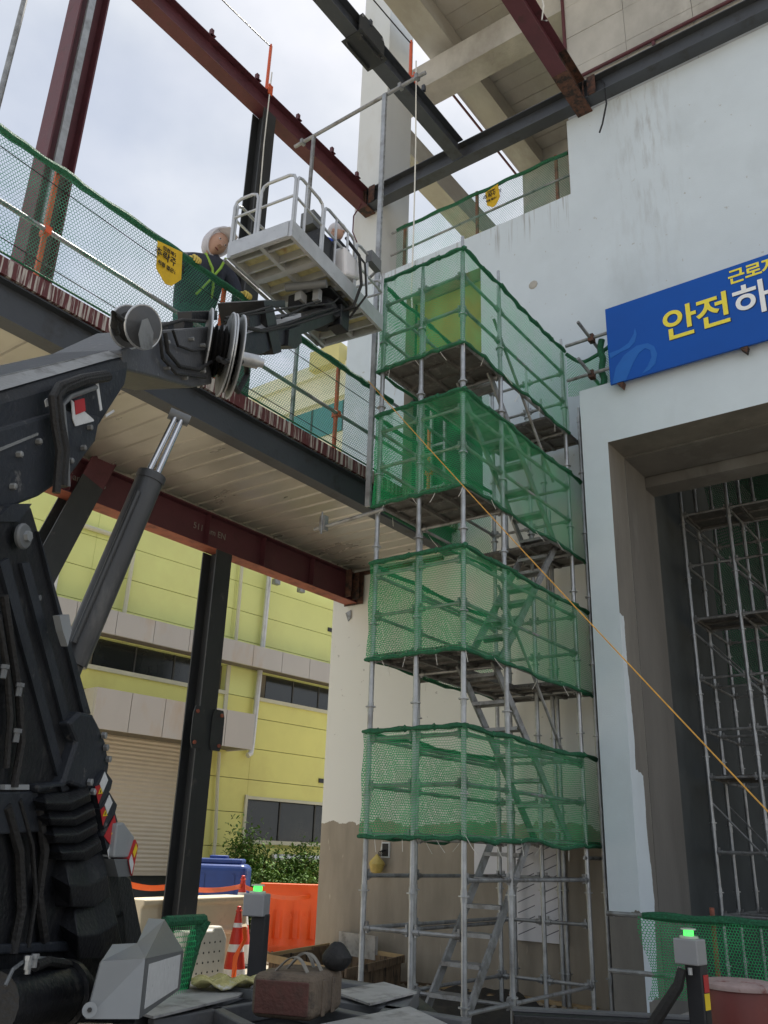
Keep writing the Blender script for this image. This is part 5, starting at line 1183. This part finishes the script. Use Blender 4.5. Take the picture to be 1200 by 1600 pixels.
# ================================================================ yard
def cone(c, h, label, tape=False):
    c = Vector(c); t = thing('traffic_cone', c, label, 'cone', 'red and white traffic cones'); r = h*.2
    m = MB(); m.box(c+Vector((0,0,.02)),(r*2.3,r*2.3,.04)); o = m.build('base','rubber',t); bevel(o,.01)
    R_ = lambda z: r*(1-z)+.035*z
    for a, b, mt in ((.04,.26,'cone_white'),(.26,.48,'cone_red'),(.48,.58,'cone_white'),(.58,.80,'cone_red'),(.80,.86,'cone_white'),(.86,1.0,'cone_red')):
        m = MB(); m.lathe(c+Vector((0,0,0)), [(R_(a),a*h),(R_(b),b*h)], 20); m.build('band',mt,t, smooth=True)
    m = MB(); m.lathe(c+Vector((0,0,h)), [(.035,0),(.045,.02),(.03,.04),(.03,.07),(.012,.08)], 14); m.build('cap','cone_red',t, smooth=True)
    return t
cA = hd(367,1500,13.2); cA.z = 0; cone(cA, .92, 'traffic cone in front, orange tape tied round its middle')
m = MB(); pts = [cA+Vector((.12,.0,.75)),cA+Vector((.14,.02,.6)),cA+Vector((.1,-.1,.4)),cA+Vector((.2,-.2,.12))]
rb_ = MB(); rb_.prism([p+Vector((.0,.04,0)) for p in pts]+[p-Vector((0,.04,0)) for p in reversed(pts)],[p+Vector((.006,.04,0)) for p in pts]+[p-Vector((-.006,.04,0)) for p in reversed(pts)]); rb_.build('tape_tail','tape_orange',None,label='loose tail of orange tape hanging on the front cone',cat='tape')
cB = hd(372,1470,15.6); cB.z = 0; cone(cB, 1.25, 'tall traffic cone behind the pale barriers holding orange tape')
# orange water barrier
def moulded(c, dirx, w_, h_, d_, mt, label, grp, holes=True):
    c = Vector(c); u = Vector(dirx).normalized(); n = u.cross(Vector((0,0,1))); n = n if n.dot(CAM-c) > 0 else -n
    t = thing('water_barrier', c, label, 'barrier', grp)
    prof = [(-.5,0),(-.5,.1),(-.34,.2),(-.26,.6),(-.3,.84),(-.32,.86),(-.32,1),(.32,1),(.32,.86),(.3,.84),(.26,.6),(.34,.2),(.5,.1),(.5,0)]
    ends = [-.5,-.47,-.42] + [-.3,-.26,-.2,-.16,-.06,-.02,.04,.08,.18,.22,.28,.32] + [.42,.47,.5]
    m = MB(); k = len(prof); vs = []; 
    for i, e_ in enumerate(ends):
        groove = (i in (4,5,8,9,12,13))
        for a, z in prof:
            aa = a*(.62 if groove and .15 < z < .65 else 1)*(.94 if i in (0,len(ends)-1) else 1)
            vs.append(c+u*(e_*w_)+n*(aa*d_)+Vector((0,0,z*h_)))
    fs = []
    for i in range(len(ends)-1): fs += [(i*k+j, i*k+(j+1) % k, (i+1)*k+(j+1) % k, (i+1)*k+j) for j in range(k)]
    fs += [tuple(range(k)), tuple(reversed(range((len(ends)-1)*k, len(ends)*k)))]
    m.add(vs, fs); bd_ = m.build('shell',mt,t, smooth=True); bevel(bd_,.012)
    q = Vector((0,0,1)).rotation_difference(n).to_matrix()
    if holes:
        for e_ in (-.08,.14):
            m = MB(); m.lathe(c+u*(e_*w_)+n*(.262*d_)+Vector((0,0,.52*h_)), [(.055,0),(.055,.012),(.04,.012),(.036,.004)], 16, q); m.build('moulded_boss',mt,t, smooth=True)
    for z in (.3,.62):
        m = MB(); m.box(c+u*(w_*.53)+Vector((0,0,z*h_)), (.1*w_,d_*.3,.12*h_), M=Matrix(((u.x,n.x,0),(u.y,n.y,0),(0,0,1)))); m.build('interlock',mt,t)
    return t
c = hd(458,1478,18.0); c.z = 0
moulded(c, ray(500,1300).cross(Vector((0,0,1)))+Vector((.25,.2,0)), 1.35, 1.15, .55, 'barrier_orange', 'glossy orange plastic water barrier left of the wall', 'plastic barriers')
c = hd(545,1478,18.6); c.z = 0
c = Vector((-9.95,11.0,0))
c = hd(268,1500,12.2); c.z = 0; u_ = (hd(370,1400,13.8)-hd(225,1400,12.4)); u_.z = 0
# long cream beam barriers, stacked
t = thing('barrier_rail', c, 'long cream plastic barrier rail lying behind the front cone', 'barrier', 'plastic barriers')
a, b = hd(205,1402,12.3), hd(372,1392,14.0); a.z = b.z = 0; d = (b-a).normalized(); n = Vector((-d.y,d.x,0)); n = n if n.dot(CAM-a) > 0 else -n
pr = [(-.22,.62),(.2,.62),(.24,.68),(.2,.74),(.18,1.0),(.22,1.04),(.22,1.1),(-.2,1.1)]
m = MB(); m.prism([a+n*q+Vector((0,0,z)) for q,z in pr],[b+n*q+Vector((0,0,z)) for q,z in pr]); o = m.build('beam','barrier_cream',t); bevel(o,.02,3)
for f_ in (.1,.5,.9):
    m = MB(); p = a.lerp(b,f_); m.box(p+Vector((0,0,.31)),(.3,.3,.62)); m.build('foot','barrier_cream',t)
a2, b2 = hd(282,1500,11.9), hd(352,1500,12.6); a2.z = b2.z = 0
d = (b2-a2).normalized(); n = Vector((-d.y,d.x,0)); n = n if n.dot(CAM-a2) > 0 else -n
t = thing('plastic_barrier', (a2+b2)/2, 'dirty white perforated plastic barrier panel beside the cone', 'barrier', 'plastic barriers')
out_ = [(0,0),(1,0),(1,.66),(.93,.74),(.86,.8),(.7,.8),(.66,.76),(.5,.76),(0,.78)]
L_ = (b2-a2).length; m = MB(); m.prism([a2+d*(q*L_)+Vector((0,0,z)) for q,z in out_],[a2+d*(q*L_)+n*-.16+Vector((0,0,z)) for q,z in out_]); o = m.build('shell','barrier_white',t); bevel(o,.03,3)
hole = MB(); hole.tube((0,0,0),Vector((n.x,n.y,0))*.004,.012,8); hme, hc_ = hole.mesh('hole','ink')
for i in range(7):
    for j in range(5): place('hole', hme, a2+d*(L_*(.12+.12*i))+n*.002+Vector((0,0,.18+.11*j)), t)
# blue tank
p = hd(343,1395,19.8); p.z = 0
t = thing('water_tank', p, 'blue plastic water tank with moulded lid by the shrubs', 'tank')
rz = R(38)
m = MB(); m.box(p+Vector((0,0,.72)),(1.15,.95,1.44),rz); o = m.build('body','tank_blue',t); bevel(o,.12,4)
m = MB(); m.box(p+Vector((0,0,1.49)),(.9,.7,.1),rz); o = m.build('lid','tank_blue',t); bevel(o,.04,3)
m = MB(); m.lathe(p+Vector((-.1,0,1.54)), [(.2,0),(.2,.05),(.17,.06)], 18); m.build('cap','tank_blue',t, smooth=True)
for k in (-.3,.3):
    m = MB(); m.box(p+Matrix.Rotation(rz,3,'Z') @ Vector((k,-.48,.75)),(.08,.03,1.0),rz); m.build('rib','tank_blue',t)
# shrubs
def shrub(c, rx, ry, h, n, label, seed):
    rr = random.Random(seed); c = Vector(c); t = thing('shrub', c, label, 'shrub', 'shrubs in front of the yellow building')
    m = MB(); tips = []
    for k in range(10):
        a = rr.uniform(0,6.28); e_ = Vector((math.cos(a)*rx*rr.uniform(.2,.8), math.sin(a)*ry*rr.uniform(.2,.8), h*rr.uniform(.6,1)))
        m.pipe([c, c+e_*.5+Vector((rr.uniform(-.05,.05),rr.uniform(-.05,.05),.05)), c+e_], [.02,.012,.005], 5); tips.append(e_)
    m.build('stems','bark',t)
    m = MB()
    for k in range(n):
        e_ = rr.choice(tips)*rr.uniform(.35,1.05); g_ = rr.gauss; p = c+e_+Vector((g_(0,rx*.22),g_(0,ry*.22),g_(0,h*.11)))
        if p.z < .05: p.z = .05+rr.random()*.2
        s = rr.uniform(.035,.075); q = Matrix.Rotation(rr.uniform(0,6.28),3,'Z') @ Matrix.Rotation(rr.uniform(-1,1.),3,'X') @ Matrix.Rotation(rr.uniform(-.6,.6),3,'Y')
        m.add([p+q @ Vector(v) for v in ((0,-s,0),(s*.42,-s*.2,s*.1),(s*.3,s*.6,0),(0,s,-.02),(-s*.3,s*.6,0),(-s*.42,-s*.2,s*.1))], [(0,1,2,3,4,5)])
    m.build('foliage','leaf',t, fix=False)
for k, (px_, dd, rx, h, lab) in enumerate(((385,22.5,.75,2.15,'tall loose shrub beside the blue tank'),(425,22.8,.8,1.75,'rounded shrub below the dark ground floor window'),(465,23.4,.8,1.55,'low dense shrub next to the white wall'),(500,23.8,.8,1.75,'light green shrub partly hidden by the white wall'),(405,21.2,.7,1.3,'short shrub in front of the taller ones'),(452,21.8,.7,1.2,'short dark shrub nearest the orange barrier'))):
    p = hd(px_,1400,dd); p.z = 0; shrub(p, rx, rx*.9, h, 2600, lab, k)
# warning tape
def tape(pts, w_, label):
    m = MB(); n = len(pts); vs = []
    for i, p in enumerate(pts):
        tw = .5*math.sin(i*.7); vs += [Vector(p)+Vector((.0,.02*tw,w_/2)), Vector(p)-Vector((.0,.02*tw,w_/2))]
    m.add(vs, [(2*i,2*i+1,2*i+3,2*i+2) for i in range(n-1)]); o = m.build('warning_tape','tape_orange',None,fix=False,label=label,cat='tape',group='orange warning tapes'); md = o.modifiers.new('s','SOLIDIFY'); md.thickness = .003
A_ = hd(200,1381,12.6); B_ = hd(270,1384,13.3); Bc = cB+Vector((0,0,1.17))
tape(sag(A_, B_, .04, 10)+sag(B_, Bc, .06, 14)[1:], .07, 'orange tape strung from the lift past the column to the cone')
tape(sag(Bc, hd(500,1397,18.2), .12, 16), .07, 'orange tape strung from the cone over the orange barrier')
# plywood formwork box
z_ = .42; A = at(420,1494,'z',z_); B = at(535,1518,'z',z_); C_ = at(627,1496,'z',z_); D = A+C_-B
t = thing('formwork_box', (A+C_)/2-Vector((0,0,z_)), 'open plywood formwork box beside the white wall', 'formwork')
for q, (a, b) in enumerate(((A,B),(B,C_),(C_,D),(D,A))):
    d = (b-a).normalized(); n = Vector((-d.y,d.x,0))*.02; L_ = (b-a).length
    for k in range(3):
        p0, p1 = a.lerp(b,k/3+.004), a.lerp(b,(k+1)/3-.004); jz = random.uniform(-.03,.02)
        f = [Vector((p0.x,p0.y,0)),Vector((p1.x,p1.y,0)),p1+Vector((0,0,jz)),p0+Vector((0,0,jz*.5))]
        m = MB(); m.prism(f,[v+n for v in f]); m.build('board','plywood',t)
    m = MB(); f = [a+Vector((0,0,-.06)),b+Vector((0,0,-.06)),b+Vector((0,0,.03)),a+Vector((0,0,.03))]; m.prism([v-n*1.2 for v in f],[v-n*2.6 for v in f]); m.build('waler','timber' if q != 1 else 'plywood',t)
m = MB(); m.box(D.lerp(C_,.4)+Vector((.0,0,.06)),(.9,.05,.3),math.atan2((C_-D).y,(C_-D).x)); m.build('board','chassis_plate',t)
for k, (x, y, l_, a_) in enumerate(((690,1540,1.6,.3),(740,1552,1.3,-.2),(790,1556,1.1,.5),(860,1566,1.2,.1),(655,1535,.9,.8))):
    p = at(x,y,'z',.06); m = MB(); m.box(p,(l_,.09,.04),a_,M=Matrix.Rotation(a_,3,'Z') @ Matrix.Rotation(random.uniform(-.06,.06),3,'Y')); m.build('timber_plank','timber' if k % 2 else 'timber_dark',None,label=['timber plank under the scaffold beside the formwork box','pale plank on the ground under the lowest stair treads','dark plank lying under the middle of the scaffold','pale plank lying near the portal foot','short dark plank touching the formwork box corner'][k],cat='plank',group='planks on the ground')
# dark ground sheet
m = MB(); cs = [at(x,y,'z',.1) for x,y in ((560,1556),(775,1540),(850,1572),(640,1700))]
def GP(i,j):
    a = cs[0].lerp(cs[1],i/16); b = cs[3].lerp(cs[2],i/16); p = a.lerp(b,j/12); p.z = .05+.05*math.sin(i*1.3+j*.9)*math.sin(j*1.1+1)+.05; return p
m.grid(GP,16,12); m.build('ground_sheet','rubber',None,fix=False,smooth=True,label='crumpled black sheet on the ground round the scaffold foot',cat='sheet')
# wrapped boards leaning on the wall
def board(x0,x1,z0,z1,label,stripes=True):
    y = YW-.05; t = thing('wrapped_board', ((x0+x1)/2,y,z0), label, 'board', 'film wrapped boards')
    m = MB(); m.bb((x0,y,z0),(x1,y+.035,z1)); m.build('sheet','board_film',t)
    if stripes:
        k = 0; z = z0+.06
        while z < z1-.12:
            for x in (x0+.05, x0+.05+(x1-x0)*.5):
                l_ = (x1-x0)*.34; f = [(x,y-.002,z),(x+l_,y-.002,z+l_*.42),(x+l_,y-.002,z+l_*.42+.012),(x,y-.002,z+.012)]
                m = MB(); m.prism(f,[(a,y-.0005,c) for a,b,c in f]); m.build('print_line','board_print',t)
            z += .13; k += 1
    return t
board(-6.12,-5.38,.72,1.97,'large film wrapped board with slanted print lines on the wall'); board(-6.74,-6.2,1.45,2.0,'small film wrapped board beside the larger one',False)
# junction box with yellow bag
p = at(603,1328,'y',YW-.01); t = thing('junction_box', p, 'open junction recess in the wall with cable ends', 'junction box')
m = MB(); m.box(p,(.15,.03,.22)); m.build('frame','sticker_white',t); m = MB(); m.box(p-Vector((0,.012,0)),(.11,.02,.18)); m.build('recess','ink',t)
m = MB()
for k in range(4): m.pipe([p+Vector((.02*k-.03,-.02,0)), p+Vector((.03*k-.07,-.08,-.03)), p+Vector((.02*k-.08,-.1,-.09))],.006,5)
m.build('cable_end','rubber',t)
def bagmod(q):
    q.x *= 1+.12*math.sin(q.z*40+q.y*9); q.y *= 1+.15*math.cos(q.z*31)
    if q.z > 0: q.x *= 1-.6*q.z/.14; q.y *= 1-.6*q.z/.14
    return q
ellipsoid('plastic_bag', p+Vector((-.09,-.1,-.2)), (.13,.09,.14), 'bag_yellow', None, None, 14, bagmod); tag(bpy.context.scene.objects['plastic_bag'], 'crumpled yellow plastic bag tied under the junction recess', 'bag')
# tool bag on the chassis
Zb = ZC+.005; A, B, C_ = at(388,1590,'z',Zb), at(488,1599,'z',Zb), at(543,1578,'z',Zb); B = A+(B-A)*1.0
u = (B-A).normalized(); v = Vector((-u.y,u.x,0)); v = v if v.dot(C_-B) > 0 else -v; W1 = (B-A).length; W2 = (C_-B).dot(v); 
t = thing('tool_bag', A, 'worn brown tool case with maroon front and webbing straps', 'tool bag'); Hh = .215
Mb = Matrix(((u.x,v.x,0),(u.y,v.y,0),(0,0,1)))
ct = A+u*W1/2+v*W2/2
m = MB(); m.box(ct+Vector((0,0,Hh/2)),(W1,W2,Hh),M=Mb); o = m.build('body','bag_leather',t); bevel(o,.045,4)
m = MB(); m.box(A+u*W1/2+Vector((0,0,Hh*.48))-v*.001,(W1*.84,.012,Hh*.74),M=Mb); o = m.build('front_panel','bag_maroon',t); bevel(o,.03,4)
for f_ in (.3,.62):
    m = MB(); m.box(A+u*(W1+.002)+v*(W2*f_)+Vector((0,0,Hh*.45)),(.014,.05,Hh*.8),M=Mb); o = m.build('side_strap','bag_leather',t); bevel(o,.006)
for k, (s0, s1, vv, hh_) in enumerate(((.25,.75,.25,.07),(.3,.85,.5,.08),(.2,.6,.75,.07))):
    m = MB(); n = 12; vs = []
    for i in range(n+1):
        f_ = i/n; p = A+u*(W1*(s0+(s1-s0)*f_))+v*(W2*(vv+.08*math.sin(f_*3)))+Vector((0,0,Hh+hh_*math.sin(f_*math.pi)-.004)); vs += [p-v*.022,p+v*.022]
    m.add(vs,[(2*i,2*i+1,2*i+3,2*i+2) for i in range(n)]); o = m.build('webbing_strap','webbing',t,fix=False); md = o.modifiers.new('s','SOLIDIFY'); md.thickness = .004
def capmod(q):
    if q.z < 0: q.z *= .45
    q.x *= 1+.15*math.sin(q.z*60); return q
kc = at(513,1507,'z',Zb+Hh+.13)
_cap = ellipsoid('crumpled_cap', A+u*(W1*.98)+v*(W2*.75)+Vector((0,0,Hh+.035)), (.085,.075,.105), 'rubber', None, None, 16, capmod); tag(_cap, 'crumpled black cap lying on the tool case', 'cap')
# document in plastic film on the chassis
c = at(355,1537,'z',ZC+.06)
def FP(i,j): 
    p = c + Vector((-.22+.44*i/10, 0, 0)) + Vector((0,-.15+.3*j/8,0)); p = c + Matrix.Rotation(.9,3,'Z') @ (p-c); p.z += .03*math.sin(i*1.1)*math.cos(j*1.3)+.02; return p
m = MB(); m.grid(FP,10,8); o = m.build('film_packet','plastic_film',None,fix=False,smooth=True,label='crumpled clear film packet with yellow paper on the chassis',cat='packet'); md = o.modifiers.new('s','SOLIDIFY'); md.thickness = .012
# sensor posts with green lamps
def sensor(px, py_top, dist, base, label, cable=False, tape_=False, rz=YAW-.25):
    tp = hd(px, py_top, dist); c = Vector((tp.x,tp.y,base)); t = thing('sensor_post', c, label, 'post', 'sensor posts with green lamps')
    hz = tp.z
    m = MB(); m.box(Vector((c.x,c.y,(base+hz-.08)/2)),(.11,.10,hz-.08-base),rz); o = m.build('post','post_black',t); bevel(o,.008)
    m = MB(); m.box(Vector((c.x,c.y,hz-.02))-Vector((.02,.03,0)),(.16,.135,.15),rz); o = m.build('housing','box_grey',t); bevel(o,.008)
    q = Vector((c.x,c.y,hz+.056))-Vector((.02,.03,0))
    m = MB(); m.lathe(q,[(.06,0),(.06,.012),(.052,.016)],16); m.build('lamp_base','lamp_clear',t, smooth=True)
    m = MB(); m.lathe(q+Vector((0,0,.017)),[(.032,0),(.032,.026),(.028,.033)],16); m.build('lamp','lamp_green',t, smooth=True)
    m = MB(); m.lathe(q+Vector((0,0,.05)),[(.05,0),(.048,.008),(.02,.012)],16); m.build('lamp_top','lamp_clear',t, smooth=True)
    rt = Matrix.Rotation(rz,3,'Z')
    if cable:
        p = c+rt @ Vector((-.05,-.09,0)); 
        m = MB(); m.pipe([Vector((p.x,p.y,hz-.12)),Vector((p.x,p.y,hz-.12))+rt @ Vector((-.03,-.02,-.1)),Vector((p.x,p.y,hz))+rt @ Vector((-.18,-.05,-.42)),Vector((p.x,p.y,hz))+rt @ Vector((-.38,-.08,-.75)),Vector((p.x,p.y,hz))+rt @ Vector((-.6,-.1,-.85))],[.03,.035,.04,.035,.035],8); m.build('cable','rubber',t, smooth=True)
        for s in (-.02,.05):
            m = MB(); m.tube(Vector((p.x,p.y,hz-.15))+rt @ Vector((s,0,0)),Vector((p.x,p.y,hz-.11))+rt @ Vector((s,0,0)),.014,8); m.build('gland','galv',t)
    if tape_:
        L_ = hz-.16-base
        for k in range(9):
            z0 = base+L_*k/9; m = MB(); m.box(Vector((c.x,c.y,0))+rt @ Vector((.0565,0,z0+L_/18)),(.003,.07,L_/9*.98),M=rt @ Matrix.Rotation(.35,3,'X') if False else rt); m.build('hazard_band','sticker_yellow' if k % 2 else 'ink',t)
        m = MB(); m.box(Vector((c.x,c.y,0))+rt @ Vector((.058,0,hz-.2)),(.003,.07,.1),M=rt); m.build('hazard_band','sticker_red',t)
sensor(409,1409,7.0,.78,'black sensor post with green lamp beside the orange barrier')
sensor(1085,1481,6.6,.2,'black sensor post with green lamp and hazard tape by the drum',True,True,-.12)
# red drum
c = hd(1155,1545,8.2); c.z = 0; rt_ = at(1155,1532,'z',.62)
t = thing('drum', c, 'dark red plastic drum with dusty lid at the lower right', 'drum')
zt = 1.7+(hd(1155,1535,8.2).z-1.7)
m = MB(); m.lathe(c,[(.23,0),(.25,.03),(.262,zt*.5),(.265,zt-.06),(.255,zt-.03)],28); m.build('body','drum_red',t, smooth=True)
m = MB(); m.lathe(c+Vector((0,0,zt-.04)),[(.285,0),(.29,.02),(.285,.035),(.25,.05),(.1,.062)],28); m.build('lid','drum_lid',t, smooth=True)
# netted pipe fence in front of the portal
a = at(948,1427,'y',10.1); zt = a.z; fx0 = a.x
t = thing('pipe_fence', (fx0+1.5,10.1,0), 'low pipe fence in front of the portal carrying green net', 'fence')
for z in (zt, at(962,1517,'y',10.1).z):
    m = MB(); m.tube((fx0,10.1,z),(fx0+6,10.1,z+.02),.026,8); m.build('rail','galv_dull',t)
for x in (fx0+1.15,fx0+3.4):
    m = MB(); m.tube((x,10.14,0),(x,10.14,zt+.12),.026,8); m.build('post','primer_bright',t)
def FN(i,j): return Vector((fx0+.42+4.6*i/24+.06*math.sin(j*.9)*(1 if i == 0 else 0), 10.06+.02*math.sin(i+j), zt-.8+.8*j/6+.03*math.sin(i*.8)*(1-j/6)))
net_sheet('safety_net', FN, 24, 6, 4.6, .8, 'net_green', 'green net on the low fence behind the red drum', group='green safety nets', cords=[([Vector((fx0+.42+4.6*i/40,10.08,zt+.005*math.sin(i))) for i in range(41)], [.035+.014*abs(math.sin(i*.6)) for i in range(41)])])
# green netted rail end by the turret
a, b = hd(258,1440,5.6), hd(318,1436,6.1)
t = thing('net_barrier', (b.x,b.y,.8), 'short green net bundle on a rail beside the lift', 'net barrier')
m = MB(); m.tube(a,b,.03,8); m.build('rail','green_cord',t)
m = MB(); m.pipe([b+Vector((0,0,.0)),b+Vector((-.03,-.03,-.12)),b+Vector((-.06,-.05,-.35)),b+Vector((-.08,-.06,-.62))],[.05,.045,.035,.03],8); m.build('bundle','green_cord',t, smooth=True)
b3 = hd(318,1530,6.1)
def SN(i,j): 
    p = a.lerp(b,i/6*.8); p = p.copy(); p.z = p.z-.66+.66*j/5; return p+Vector((.02*math.sin(j*2),0,0))
m = MB(); m.grid(SN,6,5); m.uv = [(5+.5*i/6,5+.6*j/5) for j in range(6) for i in range(7)]; m.build('net','net_green',t,fix=False)
print('objects', len(sc.objects))
